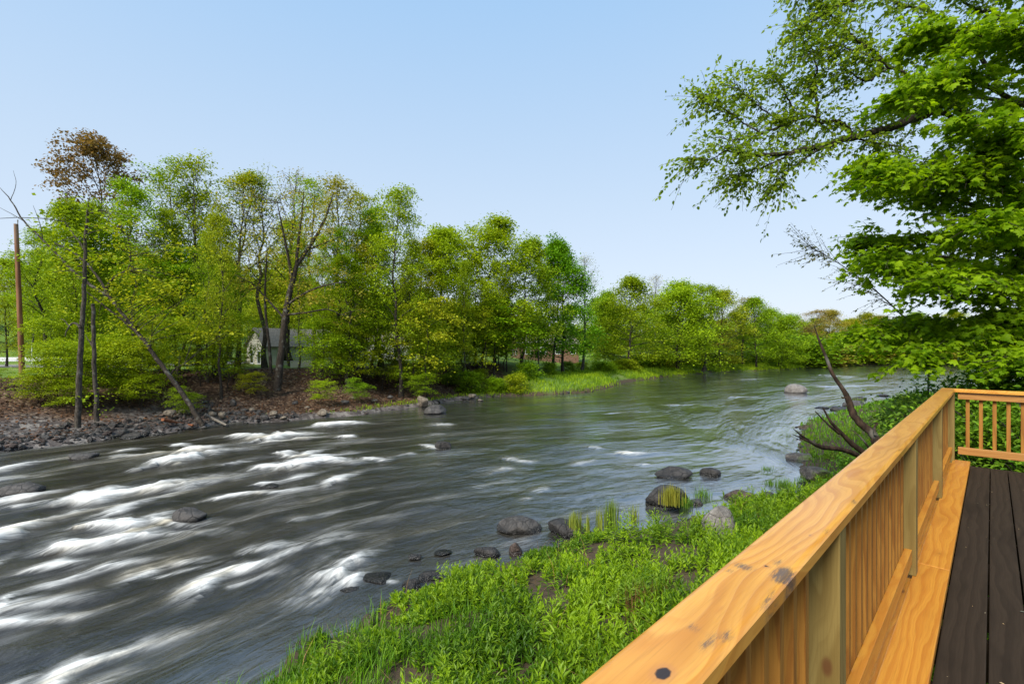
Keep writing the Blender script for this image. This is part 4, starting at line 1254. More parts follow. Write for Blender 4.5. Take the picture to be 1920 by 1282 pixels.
for j in range(K):
    f = (j + 1) / K
    az = j * 2.4 + rng.uniform(0, 6.28, nP)
    el = .25 + .85 * f + rng.normal(size=nP) * .18
    p = pts + np.stack([lean_[:, 0] * h * f, lean_[:, 1] * h * f, h * f], 1)
    D_ = np.stack([np.cos(az) * np.cos(el), np.sin(az) * np.cos(el), np.sin(el)], 1)
    leaves(hb, p, D_, np.array([0, 0, 1.0]) + rng.normal(size=(nP, 3)) * .25 - D_ * .1, (.135 - .055 * f) * rng.uniform(.75, 1.25, nP), LEAF_LANCE, 0, np.clip(fbm(pts[:, 0] * .9, pts[:, 1] * .9, 89, 3) * 2.2 - .75 + rng.normal(size=nP) * .2 + .12 * f, 0, 1), 1.15)
# taller weeds in clumps among them
pts, dn = near_points(2600, -4, 14, 3.6, 20, .7, 8.5)
cl = pts[fbm(pts[:, 0] * .7, pts[:, 1] * .7, 88, 2) > .50][:230]
for c0 in cl:
    m = int(rng.integers(5, 14))
    q = c0 + np.stack([rng.normal(size=m) * .2, rng.normal(size=m) * .2, np.zeros(m)], 1)
    hq = rng.uniform(.28, .66)
    tn = rng.uniform(.1, .95)
    ls_ = rng.uniform(.14, .22)
    for j in range(18):
        f = (j + 1) / 18
        az = j * 2.4 + rng.uniform(0, 6.28, m)
        el = .1 + .8 * f + rng.normal(size=m) * .2
        D_ = np.stack([np.cos(az) * np.cos(el), np.sin(az) * np.cos(el), np.sin(el)], 1)
        leaves(hb, q + np.stack([rng.normal(size=m) * .02, rng.normal(size=m) * .02, np.full(m, hq * f)], 1), D_, np.array([0, 0, 1.0]) + rng.normal(size=(m, 3)) * .2, ls_ * (1 - .55 * f) * rng.uniform(.8, 1.2, m), LEAF_LANCE, 0, np.clip(tn + rng.normal(size=m) * .12, 0, 1), .95)
tag(hb.build('leafy_ground_cover', MAT['herb'], None, False), kind='stuff')

BLADE_V = np.array([[-.5, 0, 0], [.5, 0, 0], [.42, .16, .5], [-.42, .16, .5], [0, .62, .86]])


def blades(mb, P, h, w, bend=1.0, tone=None):
    n = len(P)
    az = rng.uniform(0, 6.28, n)
    c, s = np.cos(az), np.sin(az)
    b = bend * rng.uniform(.3, 1.3, n)
    hh = np.broadcast_to(h, (n,)); ww = np.broadcast_to(w, (n,))
    lx = BLADE_V[None, :, 0] * ww[:, None]
    ly = BLADE_V[None, :, 1] * (hh * b)[:, None]
    lz = BLADE_V[None, :, 2] * hh[:, None]
    v = np.stack([P[:, None, 0] + lx * c[:, None] - ly * s[:, None], P[:, None, 1] + lx * s[:, None] + ly * c[:, None], P[:, None, 2] + lz], -1)
    o = np.arange(n)[:, None] * 5
    t = rng.random(n) if tone is None else tone
    mb.add(v.reshape(-1, 3), np.concatenate([o + np.array([[0, 1, 2]]), o + np.array([[0, 2, 3]]), o + np.array([[3, 2, 4]])]), 0, np.repeat(t, 5))


ds = MB()
pts, dn = near_points(5000, -5, 14, 3.4, 20, .4, 9)
pts = pts[(fbm(pts[:, 0] * .8, pts[:, 1] * .8, 92, 3) > .56)][:1300]
blades(ds, pts, rng.uniform(.2, .6, len(pts)), .008, 1.3)
MAT['dry'] = leaf_mat('dry stalks', (.24, .15, .07), .1, .6, .8, .1)
tag(ds.build('dry_grass', MAT['dry'], None, False), kind='stuff')
gb = MB()
pts, dn = near_points(170000, -5.5, 24, 3.0, 30, .12, 10)
pat = fbm(pts[:, 0] * .5, pts[:, 1] * .5, 85, 3)
keep = rng.random(len(pts)) < np.clip(1.3 - pts[:, 1] / 22, .10, 1) * (.25 + .75 * sstep(.38, .52, pat)) * (.22 + .6 * (dn < 3.0)) * sstep(.36, .46, fbm(pts[:, 0] * 1.3, pts[:, 1] * 1.3, 83, 3))
pts, dn, pat = pts[keep], dn[keep], pat[keep]
blades(gb, pts, rng.uniform(.14, .40, len(pts)) * (.7 + .6 * pat) * np.clip(.4 + dn * .4, .4, 1), .0085 * (1 + pts[:, 1] / 14), .9, np.clip(pat * 1.3 - .25 + rng.normal(size=len(pts)) * .2, 0, 1))
pts, dn = near_points(9000, -5.5, -.2, 3.0, 9.5, .1, 6)
kp = fbm(pts[:, 0] * .7, pts[:, 1] * .7, 86, 3) > .44
blades(gb, pts[kp], rng.uniform(.18, .42, kp.sum()), .011, .9)
pts, dn = near_points(50000, 8, 60, 18, 62, .1, 14)
blades(gb, pts, rng.uniform(.15, .4, len(pts)), .03 * (pts[:, 1] / 20), .9)
tag(gb.build('grass', MAT['grass'], None, False), kind='stuff')

# grass on the far bank
fg = MB()
n = 260000
x = rng.uniform(-24, 70, n); y = rng.uniform(28, 118, n)
z, dn, df = ground(x, y, True)
strip = (x > -4) & (df > -.1) & (df < np.interp(x, [-4, 2, 20, 60], [3.0, 7.5, 10, 7]))
pn = fbm(x * .4, y * .4, 91, 3)
strip |= (x <= -4) & (df > .25) & (df < 1.6) & (x > -17) & (pn > .38) & (fbm(x * .22, y * .22, 93, 2) > .36)
strip &= (pn > .30)
P = np.stack([x, y, z], 1)[strip]
yy = P[:, 1]
blades(fg, P, rng.uniform(.22, .62, len(P)) * np.where(P[:, 0] < -3, .55, 1.0), .05 * yy / 45, .7, np.clip(pn[strip] * 1.8 - .5 + rng.normal(size=len(P)) * .2, 0, 1))
MAT['bank_grass'] = leaf_mat('bank grass', (.23, .36, .012), .36, .5, .6, .2)
tag(fg.build('bank_grass', MAT['bank_grass'], None, False), kind='stuff')

# ------------------------------------------------------------------ rocks
def rock_mat(name, a, b, wet=.6, moss=0.0):
    M = Mat(name)
    g = M.n('ShaderNodeTexCoord').outputs['Object']
    n1 = M.noise(g, 3.5, 6, .65); n2 = M.noise(g, 22.0, 4, .7); n3 = M.noise(g, 1.4, 3, .5)
    c = M.mix(M.step(n1, .35, .68), a, b)
    c = M.mix(M.math('MULTIPLY', M.step(n2, .55, .72), .6), c, tuple(x * 1.9 for x in b))
    c = M.mix(M.math('MULTIPLY', M.step(n2, .44, .30), .6), c, tuple(x * .35 for x in a))
    if moss:
        c = M.mix(M.math('MULTIPLY', M.step(n3, .48, .62), moss), c, (.09, .13, .02))
    sz = M.n('ShaderNodeSeparateXYZ'); M.l(M.n('ShaderNodeNewGeometry').outputs['Position'], sz.inputs[0])
    wb = M.math('SUBTRACT', 1.0, M.step(M.math('SUBTRACT', sz.outputs[2], M.math('MULTIPLY', n1, .14)), .0, .07))
    c = M.mix(M.math('MULTIPLY', wb, .72), c, tuple(x * .3 for x in a))
    wet = M.math('SUBTRACT', wet, M.math('MULTIPLY', wb, wet - .2))
    vr = M.n('ShaderNodeTexVoronoi', feature='DISTANCE_TO_EDGE'); M.l(g, vr.inputs['Vector']); vr.inputs['Scale'].default_value = 3.2
    crk = M.step(vr.outputs['Distance'], .0, .045)
    c = M.mix(M.math('MULTIPLY', M.math('SUBTRACT', 1.0, crk), M.step(n1, .45, .6)), c, tuple(x * .3 for x in a))
    h = M.math('ADD', M.math('ADD', n1, M.math('MULTIPLY', n2, .6)), M.math('MULTIPLY', crk, .25))
    return M.end(M.pbr(c, wet, .4, M.bump(h, 1.0, .07)))


MAT['rock_dark'] = rock_mat('dark wet rock', (.018, .016, .015), (.055, .048, .045), .5)
MAT['rock_grey'] = rock_mat('grey rock', (.036, .032, .030), (.095, .085, .079), .65)
MAT['rock_tan'] = rock_mat('tan rock', (.12, .095, .07), (.25, .205, .155), .85)
MAT['rock_red'] = rock_mat('reddish rock', (.045, .030, .024), (.12, .082, .066), .7)
MAT['rock_moss'] = rock_mat('mossy rock', (.06, .05, .045), (.17, .15, .13), .8, .8)
MAT['rock_pale'] = rock_mat('pale rock', (.14, .125, .115), (.27, .245, .225), .85)


def ico(sub):
    bm = bmesh.new()
    bmesh.ops.create_icosphere(bm, subdivisions=sub, radius=1)
    v = np.array([x.co[:] for x in bm.verts]); f = np.array([[q.index for q in p.verts] for p in bm.faces])
    bm.free()
    return v, f


ICO4, ICO2, ICO5 = ico(4), ico(2), ico(5)


def rock_shape(seed, base, planes=9, soft=.75, rough=.05):
    soft = .55 + .45 * soft if soft > .3 else soft
    g = np.random.default_rng(seed)
    d, f = base
    n = g.normal(size=(planes, 3)); n /= np.linalg.norm(n, axis=1, keepdims=True)
    h = g.uniform(.52, .95, planes)
    dot = np.maximum(d @ n.T, 1e-3)
    r = np.minimum(1.05, (h[None] / dot).min(1))
    r = r * soft + .86 * (1 - soft)
    w = sum(np.sin(d @ g.normal(size=3) * k + g.uniform(0, 6.28)) / k for k in (2.5, 4, 6.5, 10, 16, 24))
    return d * (r + rough * w)[:, None], f


def rock(px, py, wpx, hpx, mat, label, seed, z=0.0, depth=.8, soft=.75, group=None, yaw=None):
    p = W(px, py, z)
    w = wpx / FP * p[1]; h = hpx / FP * p[1]
    v, f = rock_shape(seed, ICO4, soft=soft)
    v = v / np.abs(v).max(0)
    mbx = MB()
    v = v * np.array([w / 2, w / 2 * depth, h * .58])
    v[:, 2] = np.where(v[:, 2] < -.5 * h, -.5 * h, v[:, 2])
    mbx.add(v, f)
    o = mbx.build('rock', MAT[mat])
    o.location = (p[0], p[1] + w * depth * .35, z + h * .12)
    if yaw: o.rotation_euler = (0, 0, yaw)
    tag(o, label, 'rock', group)
    return o


rock(342, 980, 66, 34, 'rock_grey', 'grey boulder in the middle of the rapids with white water round it', 1, soft=.45)
rock(20, 930, 74, 32, 'rock_grey', 'low grey boulder in the rapids cut by the left edge', 2, soft=.5)
rock(140, 864, 62, 17, 'rock_grey', 'flat rough rock in the water off the stony left bank', 3)
rock(829, 843, 32, 22, 'rock_dark', 'small pointed dark rock alone in midstream', 4, soft=.95)
rock(1266, 897, 78, 26, 'rock_dark', 'flat topped dark slab, largest rock standing clear in the right shallows', 5, depth=.6, soft=.95)
rock(1336, 892, 40, 20, 'rock_dark', 'small dark rock right beside the flat topped slab', 6)
rock(1256, 952, 84, 52, 'rock_dark', 'big round dark boulder with a yellow grass tuft growing on it', 7, soft=.45, depth=.7)
rock(1395, 938, 64, 27, 'rock_red', 'long rounded reddish dark rock at the grassy near shore', 8, soft=.35, depth=.6)
rock(1444, 936, 30, 16, 'rock_dark', 'little dark rock touching the long rounded rock', 9, soft=.5)
rock(973, 1003, 90, 34, 'rock_grey', 'wide low grey rock in shallow water off the near bank', 10, soft=.6)
rock(1066, 1006, 76, 38, 'rock_dark', 'slanted black rock behind the reed tufts', 11, soft=.9)
rock(912, 1046, 52, 26, 'rock_dark', 'blackish rock with grass at its foot, by the wide low grey rock', 12, soft=.6)
rock(969, 1042, 30, 32, 'rock_red', 'upright brownish rock at the near water edge', 13, soft=.8)
rock(1000, 1044, 34, 20, 'rock_dark', 'small dark rock between the upright brownish rock and the grass', 14)
rock(688, 1184, 44, 44, 'rock_red', 'square reddish brown boulder alone by the near bank', 15, soft=.7, depth=.9)
rock(1356, 1000, 64, 66, 'rock_pale', 'pale grey boulder lying in the bank grass', 16, z=.72, soft=.8)
rock(1499, 737, 40, 24, 'rock_pale', 'round pale boulder far out in the calm river', 17, soft=.25, depth=.9)
rock(1308, 947, 34, 13, 'rock_grey', 'small flat grey stone in the water before the grass', 18)
rock(1584, 771, 38, 12, 'rock_dark', 'flat dark rock of the small reef beyond the snag', 19)
rock(1610, 768, 50, 24, 'rock_grey', 'rounded grey rock, highest of the small reef beyond the snag', 20, soft=.5)
rock(1546, 766, 26, 5, 'rock_dark', 'thin dark rock at the water end of the small reef', 21)
rock(1616, 750, 26, 9, 'rock_dark', 'dark rock standing in the water past the small reef', 22)
rock(1660, 743, 20, 6, 'rock_dark', 'small dark rock farthest along the right shore', 23)
rock(1572, 795, 54, 15, 'rock_dark', 'long dark rock at the grass edge behind the snag', 24)
rock(1538, 900, 60, 30, 'rock_moss', 'mossy grey rock beside the railing in the bank growth', 27, z=.15)
rock(1510, 866, 60, 18, 'rock_moss', 'mossy brown hump at the tip of the grassy spit', 28)
rock(1520, 843, 30, 9, 'rock_dark', 'thin dark slab under the lowest snag prong', 29)
rock(700, 1094, 66, 14, 'rock_dark', 'flat dark ledge under the white spill by the near bank', 30)
rock(650, 1110, 44, 8, 'rock_dark', 'thin wet ledge below the white spill', 31)
rock(772, 1108, 46, 22, 'rock_dark', 'dark broken rock between the white spill and the leafy plants', 32, soft=.95)
rock(806, 1090, 50, 18, 'rock_dark', 'dark edge rock half covered by the leafy plants', 33, soft=.9)
rock(776, 1048, 26, 14, 'rock_grey', 'small grey rock just breaking the surface above the spill', 34)
rock(830, 1040, 36, 6, 'rock_dark', 'sliver of dark rock awash in the near shallows', 35)
rock(856, 1075, 26, 12, 'rock_dark', 'dark stone at the edge of the leafy plants, upstream of the spill', 36)
rock(626, 1218, 26, 16, 'rock_dark', 'dark stone at the bank foot left of the square boulder', 37)
rock(722, 1160, 22, 10, 'rock_red', 'small brown stone right of the square boulder', 38)
rock(500, 915, 36, 9, 'rock_dark', 'dark wet rock hump in midstream with foam trailing behind it', 39, soft=.4)
rock(792, 757, 22, 24, 'rock_tan', 'pale upright rock on the far shore beside the grass patch', 40, soft=.9, z=.3)
rock(816, 777, 46, 24, 'rock_grey', 'broad grey rock at the water on the far shore', 41, soft=.9)
FARST = [(493, 784, 18, 11), (511, 776, 15, 9), (603, 776, 22, 13), (552, 757, 12, 8), (396, 778, 16, 11), (414, 780, 14, 12), (436, 757, 14, 13), (315, 777, 24, 12), (340, 772, 16, 9), (645, 755, 16, 8), (660, 748, 12, 7), (700, 752, 14, 7), (730, 745, 13, 7), (575, 765, 12, 6), (470, 770, 13, 8), (455, 785, 12, 7), (530, 785, 14, 7), (625, 770, 10, 6), (870, 750, 20, 9), (885, 744, 16, 8), (900, 752, 14, 6)]
for q, (px, py, w, h) in enumerate(FARST):
    for z in (0, .25, .5, .75, 1.0, 1.3):
        p = W(px, py, z)
        if gz(p[0], p[1]) <= z + .12: break
    rock(px, py, w, h, 'rock_tan' if q % 3 else 'rock_grey', 'light tan stone on the leaf covered far shore' if q % 3 else 'greyish stone on the leaf covered far shore', 100 + q, z=z, soft=.6, group='tan stones on the far shore' if q % 3 else 'grey stones on the far shore')
rock(236, 822, 44, 14, 'rock_dark', 'low dark shelf rock at the left bank waterline', 43)

# crushed stone armouring the left bank, and stones along the waterline
def stones(name, pts, size, mats, tri=ICO2):
    mbx = MB()
    shp = [rock_shape(500 + k, ico(1), 9, .95, .03)[0] for k in range(12)]
    f = ico(1)[1]
    for k, (p, s) in enumerate(zip(pts, size)):
        v = shp[k % 12] * s * rng.uniform(.55, 1.25, 3) * np.array([1, 1, .7])
        a = rng.uniform(0, 6.28); c, s_ = math.cos(a), math.sin(a)
        v = np.stack([v[:, 0] * c - v[:, 1] * s_, v[:, 0] * s_ + v[:, 1] * c, v[:, 2]], 1)
        mbx.add(v + p, f, int(rng.integers(len(mats))))
    o = mbx.build(name, mats, None, False)
    tag(o, kind='stuff')
    return o


n = 90000
x = rng.uniform(-40, 12, n); y = rng.uniform(8, 60, n)
z, dn, df = ground(x, y, True)
pn = fbm(x * .5, y * .5, 95, 3)
a = (x < -15) & (df > -.5) & (df < 3.6 + (pn - .5) * 4 - 3.2 * sstep(-22, -15, x)) & (rng.random(n) < .8)
b = (x >= -15) & (df > -.5) & (df < .35) & (rng.random(n) < .05)
sel = np.where(a | b)[0][:7500]
stones('crushed_stone', np.stack([x, y, z + .01], 1)[sel], np.clip(rng.gamma(3.0, .042, len(sel)), .05, .28), [MAT['rock_red'], MAT['rock_dark'], MAT['rock_grey'], MAT['rock_dark']])
n = 30000
x = rng.uniform(-6, 24, n); y = rng.uniform(4, 36, n)
z, dn, df = ground(x, y, True)
sel = np.where((dn > -.7) & (dn < .35) & (fbm(x * .9, y * .9, 97, 2) > .5) & (rng.random(n) < .6))[0][:900]
stones('shore_stones', np.stack([x, y, z + .0], 1)[sel], np.clip(rng.gamma(2.5, .035, len(sel)), .03, .2), [MAT['rock_dark'], MAT['rock_red']])

# dead leaves strewn over the far bank
n = 60000
x = rng.uniform(-42, -1, n); y = rng.uniform(14, 60, n)
z, dn, df = ground(x, y, True)
sel = (df > .6) & (df < 12) & (fbm(x * .4, y * .4, 99, 3) > .33)
lm = MB()
P = np.stack([x, y, z + .03], 1)[sel]
th = rng.uniform(0, 6.28, len(P))
leaves(lm, P, np.stack([np.cos(th), np.sin(th), rng.normal(size=len(P)) * .3], 1), np.array([0, 0, 1.]) + rng.normal(size=(len(P), 3)) * .35, rng.uniform(.10, .2, len(P)), LEAF_DIAMOND)
MAT['dead_leaf'] = leaf_mat('dead leaves', (.105, .055, .031), .1, .6, .8, .1)
tag(lm.build('fallen_leaves', MAT['dead_leaf'], None, False), kind='stuff')

# ------------------------------------------------------------------ the dead snag beyond the railing
MAT['snag'] = bark_mat('bare dead wood', (.013, .008, .005), (.050, .030, .019), 5)
sroot = W(1672, 1010, 1.55)
sn = MB()


def limb(pts, rpx, Ys, extra=None):
    Ys = np.linspace(*Ys, len(pts)) if isinstance(Ys, tuple) else np.full(len(pts), Ys)
    p = np.array([P3(a, b, Y) for (a, b), Y in zip(pts, Ys)])
    r = np.array(rpx) * .57 / FP * Ys
    if extra is not None:
        p = np.concatenate([p, extra]); r = np.concatenate([r, np.full(len(extra), r[-1] * 1.15)])
    k = 6
    sp = smooth_path(p, k)
    rr = np.interp(np.linspace(0, len(p) - 1, len(sp)), np.arange(len(p)), r)
    nz = rng.normal(size=sp.shape) * rr[:, None] * .06
    tube(sn, sp + nz, rr * rng.uniform(.95, 1.05, len(rr)), 12)


gb_ = gz(6.6, 8.3)
root3 = np.array([(6.45, 8.25, 2.2), (6.62, 8.3, gb_ - .3)])
limb([(1527.7, 612.7), (1536, 639), (1550.6, 674), (1561.6, 702), (1581, 730.6), (1592, 752.5), (1598.7, 774), (1614, 794), (1634.7, 811.4), (1645, 834), (1656, 880)], [1.3, 3.4, 4.8, 5.6, 6.6, 9.5, 11, 11.5, 12.5, 13.5, 15], (8.9, 8.1), root3)
limb([(1536, 640), (1545, 634), (1549, 629)], [1.4, 1, .6], 8.8)
limb([(1641, 815), (1640, 800), (1645, 794), (1638, 792), (1631, 789)], [4, 3.4, 3, 1.2, .6], 8.15)
limb([(1586, 745), (1580, 746), (1578, 743)], [2.5, 2.2, 1.6], 8.4)
limb([(1543, 764.5), (1557, 789.6), (1574.7, 809), (1596.5, 831), (1618, 848), (1650, 885)], [2.4, 4.2, 6.4, 8, 9, 12], (8.0, 8.15), root3)
limb([(1528.8, 771), (1542, 785), (1557, 799), (1574, 813)], [1.6, 2.6, 3.6, 4.5], (7.95, 8.05))
limb([(1488, 804), (1504.8, 818), (1520, 828), (1539.7, 837.6), (1570, 841), (1596.5, 848), (1618, 862), (1652, 900)], [1.0, 3.6, 5.6, 7.2, 7.6, 8.2, 8.6, 12], (7.3, 8.1), root3)
limb([(1486, 814), (1500, 820), (1516, 828)], [.8, 2.6, 3.5], (7.25, 7.4))
limb([(1598.7, 807), (1606, 813), (1614, 820), (1630, 842), (1650, 890)], [1.6, 2.0, 2.4, 3.2, 5], (8.3, 8.2))
o = sn.build('dead_snag', MAT['snag'])
tag(o, 'dead dark snag with three bare curved prongs rising behind the deck railing', 'dead tree')

# fallen logs on the far shore
for pts, r, mt, lab in (([(305, 786), (325, 791), (345, 795), (362, 797)], .10, 'rock_red', 'orange brown rotten log at the foot of the leaning tree'), ([(384, 777), (400, 785), (425, 797)], .11, 'bark_grey', 'grey log slanting down to the water right of the leaning tree')):
    lg = MB()
    p = np.array([W(a, b, .75 if k < 1 else .45 if k < 2 else .2) for k, (a, b) in enumerate(pts)])
    tube(lg, smooth_path(p, 4), np.linspace(r, r * .6, 4 * (len(p) - 1) + 1), 8)
    tag(lg.build('fallen_log', MAT[mt] if mt != 'rock_red' else rock_mat('rotten wood', (.16, .05, .02), (.33, .12, .05), .9)), lab, 'log')

# ------------------------------------------------------------------ reed and grass tufts that stand apart
MAT['reed'] = leaf_mat('reed stems', None, .3, .45, .55, .3)


def tuft(px, py, wpx, hpx, n, color, label, z=0.0, bend=.35, cat='reeds', name='reed_tuft', group=None, thick=.016):
    p = W(px, py, z)
    Y = p[1]; w = wpx / FP * Y; h = hpx / FP * Y
    b = MB()
    P = np.stack([rng.normal(size=n) * w * .27, rng.normal(size=n) * w * .2, np.full(n, -.12)], 1)
    blades(b, P, (h + .12) * rng.uniform(.6, 1.08, n), thick * rng.uniform(.7, 1.4, n), bend)
    o = b.build(name, MAT['reed'], None, False)
    o.location = p
    o.color = (*color, 1)
    return tag(o, label, cat, group)


YG, GR = (.26, .32, .05), (.13, .26, .03)
tuft(1078, 995, 30, 48, 150, YG, 'yellow tipped reed clump standing on the slanted black rock', .12, .12)
tuft(1103, 998, 8, 44, 24, YG, 'thin single stalk of reeds right of the yellow tipped clump', .10, .08)
tuft(1123, 985, 14, 44, 50, YG, 'narrow reed clump left of the tallest reeds', .1, .1)
tuft(1146, 984, 28, 62, 180, (.18, .27, .05), 'tallest dense reed clump at the near water edge', .1, .1)
tuft(1188, 975, 18, 38, 50, YG, 'small bright reed clump right of the tallest reeds', .15, .3)
tuft(1258, 938, 32, 36, 260, (.26, .27, .035), 'yellow brown grass tuft growing on the big round boulder', .42, .25, 'grass tuft', 'grass_tuft')
tuft(1285, 945, 24, 24, 120, GR, 'green grass at the right foot of the big round boulder', .1, .6, 'grass tuft', 'grass_tuft')
tuft(1318, 931, 30, 24, 110, GR, 'grass tuft in the water right of the big round boulder', 0, .6, 'grass tuft', 'grass_tuft')
tuft(1470, 912, 36, 20, 220, GR, 'round green tuft in the water by the railing', 0, .6, 'grass tuft', 'grass_tuft')
tuft(1440, 880, 24, 9, 90, GR, 'flat green tuft farthest out in the right shallows', 0, .8, 'grass tuft', 'grass_tuft')
tuft(1443, 908, 18, 14, 70, GR, 'small green tuft left of the round tuft by the railing', 0, .7, 'grass tuft', 'grass_tuft')
tuft(1505, 905, 24, 16, 100, GR, 'green tuft between the round tuft and the mossy rock', 0, .7, 'grass tuft', 'grass_tuft')
tuft(1558, 823, 20, 16, 260, (.07, .19, .025), 'dome shaped dark green tuft in the water behind the snag', 0, .5, 'grass tuft', 'grass_tuft')
tuft(1608, 762, 26, 22, 160, (.2, .29, .05), 'pale green tuft beside the rounded grey rock of the reef', .1, .4, 'grass tuft', 'grass_tuft')
tuft(1205, 1170, 60, 100, 170, (.17, .085, .035), 'tangle of dry brown stalks among the green bank plants', .95, .18, 'dead weeds', 'dry_stalks', None, .010)
tuft(1250, 1130, 40, 60, 70, (.13, .065, .03), 'second darker clump of dry stalks close to the railing', 1.05, .3, 'dead weeds', 'dry_stalks', None, .010)

# ------------------------------------------------------------------ utility pole
MAT['pole'] = None
M = Mat('old pole wood')
g_ = M.n('ShaderNodeTexCoord').outputs['Object']
sp_ = M.n('ShaderNodeSeparateXYZ'); M.l(g_, sp_.inputs[0])
n1 = M.noise(M.scaled(g_, (9, 9, .6)), 1.0, 5, .65)
c = M.mix(M.step(n1, .35, .7), (.17, .075, .036), (.29, .145, .08))
c = M.mix(M.step(M.math('ADD', sp_.outputs[2], M.math('MULTIPLY', n1, 2.5)), 9.5, 12.2), c, (.27, .19, .14))
MAT['pole'] = M.end(M.pbr(c, .9, .2, M.bump(n1, .5, .02)))
pz = P3(42, 700, 33); pt = P3(30, 420, 32.5)
pr = empty('utility_pole', (pz[0], pz[1], gz(pz[0], pz[1])))
tag(pr, 'weathered reddish wooden utility pole rising above the trees at the left edge', 'utility pole')
pb = np.array(pr.location)
b = MB(); tube(b, np.array([(0, 0, -.4), (pt - pb) * .5, pt - pb]), [.17, .145, .12], 12); b.build('pole', MAT['pole'], pr)
b = MB(); tube(b, np.array([pt - pb + (0.1, 0, -.25), pt - pb + (0.12, 0, .05), pt - pb + (.12, 0, .28)]), [.02, .02, .035], 8); b.build('insulator_pin', MAT['bark_grey'], pr)

# ------------------------------------------------------------------ road and guard rail behind the left bank
M = Mat('road asphalt')
g_ = M.n('ShaderNodeTexCoord').outputs['Object']
MAT['road'] = M.end(M.pbr(M.mix(M.noise(g_, 6, 5, .7), (.16, .155, .15), (.27, .26, .25)), .9, .3))
rp_ = smooth_path(np.array([(-110, 30), (-70, 38), (-48, 43.5), (-36, 48), (-30, 60), (-30, 90), (-38, 140)], float), 14)
d_ = np.gradient(rp_, axis=0); d_ /= np.linalg.norm(d_, axis=1, keepdims=True)
nrm = np.stack([-d_[:, 1], d_[:, 0]], 1)
b = MB()
cols = np.linspace(-2.6, 2.6, 5)
V = np.concatenate([np.concatenate([rp_ + nrm * c_, (ground(*(rp_ + nrm * c_).T)[:, None] + .06)], 1)[:, None, :] for c_ in cols], 1).reshape(-1, 3)
i = np.arange(len(rp_) - 1)[:, None] * 5 + np.arange(4)[None, :]
b.add(V, np.stack([i, i + 5, i + 6, i + 1], -1).reshape(-1, 4)[:, ::-1])
tag(b.build('road', MAT['road']), kind='structure')
M = Mat('white painted metal'); MAT['white'] = M.end(M.pbr((.72, .73, .74), .45, .5))
gr_ = empty('guard_rail', (-47.5, 46.2, gz(-47.5, 46.2)))
tag(gr_, 'white guard rail beside the road at the left behind the bank trees', 'guard rail')
g0 = np.array(gr_.location)
A_, B_ = np.array([-51.0, 45.2]), np.array([-41.0, 48.4])
for t in np.linspace(0, 1, 5):
    q = A_ + (B_ - A_) * t
    z = gz(*q)
    b = MB(); tube(b, np.array([(q[0], q[1], z - .3), (q[0], q[1], z + (.75 if t < .9 else .75))]) - g0, .06, 8); b.build('post', MAT['white'], gr_)
qs = [A_ + (B_ - A_) * t for t in np.linspace(0, 1, 9)]
b = MB()
for dz in (.42, .55, .68):
    tube(b, np.array([(q[0], q[1] - .08, gz(*q) + dz) for q in qs]) - g0, .07, 8)
b.build('rail', MAT['white'], gr_)
b = MB(); q = W(62, 690, 3.1); q = np.array([-49.0, 49.0]); b0 = gz(*q)
tube(b, np.array([(0, 0, -.3), (0, 0, 1.9)]), .05, 8)
o = b.build('marker_post', MAT['white']); o.location = (q[0], q[1], b0); tag(o, 'slim white post by the road next to the guard rail', 'post')


# ------------------------------------------------------------------ houses behind the far bank
def siding_mat(name, a, b, kind):
    M = Mat(name)
    g = M.n('ShaderNodeTexCoord').outputs['Object']
    if kind == 'shingle':
        t = M.n('ShaderNodeTexBrick'); M.l(M.scaled(g, (1, 1, 1)), t.inputs['Vector'])
        sp = M.n('ShaderNodeSeparateXYZ'); M.l(g, sp.inputs[0])
        cx = M.n('ShaderNodeCombineXYZ'); M.l(M.math('ADD', sp.outputs[0], sp.outputs[1]), cx.inputs[0]); M.l(sp.outputs[2], cx.inputs[1])
        M.l(cx.outputs[0], t.inputs['Vector'])
        t.inputs['Color1'].default_value = (*a, 1); t.inputs['Color2'].default_value = (*b, 1); t.inputs['Mortar'].default_value = (*[q * .35 for q in b], 1)
        t.inputs['Scale'].default_value = 1.0; t.inputs['Brick Width'].default_value = .34; t.inputs['Row Height'].default_value = .17; t.inputs['Mortar Size'].default_value = .02
        c = M.mix(M.math('MULTIPLY', M.noise(g, 6, 4), .4), t.outputs[0], (.35, .28, .2))
    else:
        sp = M.n('ShaderNodeSeparateXYZ'); M.l(g, sp.inputs[0])
        r = M.math('FRACT', M.math('MULTIPLY', sp.outputs[2], 6.5))
        c = M.mix(M.step(r, .86, .98), a, b)
        c = M.mix(M.math('MULTIPLY', M.noise(g, 1.2, 4), .35), c, b)
    return M.end(M.pbr(c, .85, .2))


MAT['shingle'] = siding_mat('pale shingle wall', (.86, .80, .69), (.66, .60, .50), 'shingle')
MAT['clap'] = siding_mat('pale clapboard', (.66, .66, .63), (.46, .46, .44), 'clap')
MAT['roof'] = siding_mat('grey roof shingles', (.17, .16, .145), (.25, .235, .21), 'shingle')
MAT['tanwall'] = siding_mat('tan clapboard', (.46, .27, .15), (.33, .19, .1), 'clap')
MAT['brick'] = siding_mat('red brick', (.22, .095, .065), (.16, .07, .05), 'shingle')
M = Mat('dark window glass'); MAT['glass'] = M.end(M.pbr((.015, .018, .02), .08, .6))


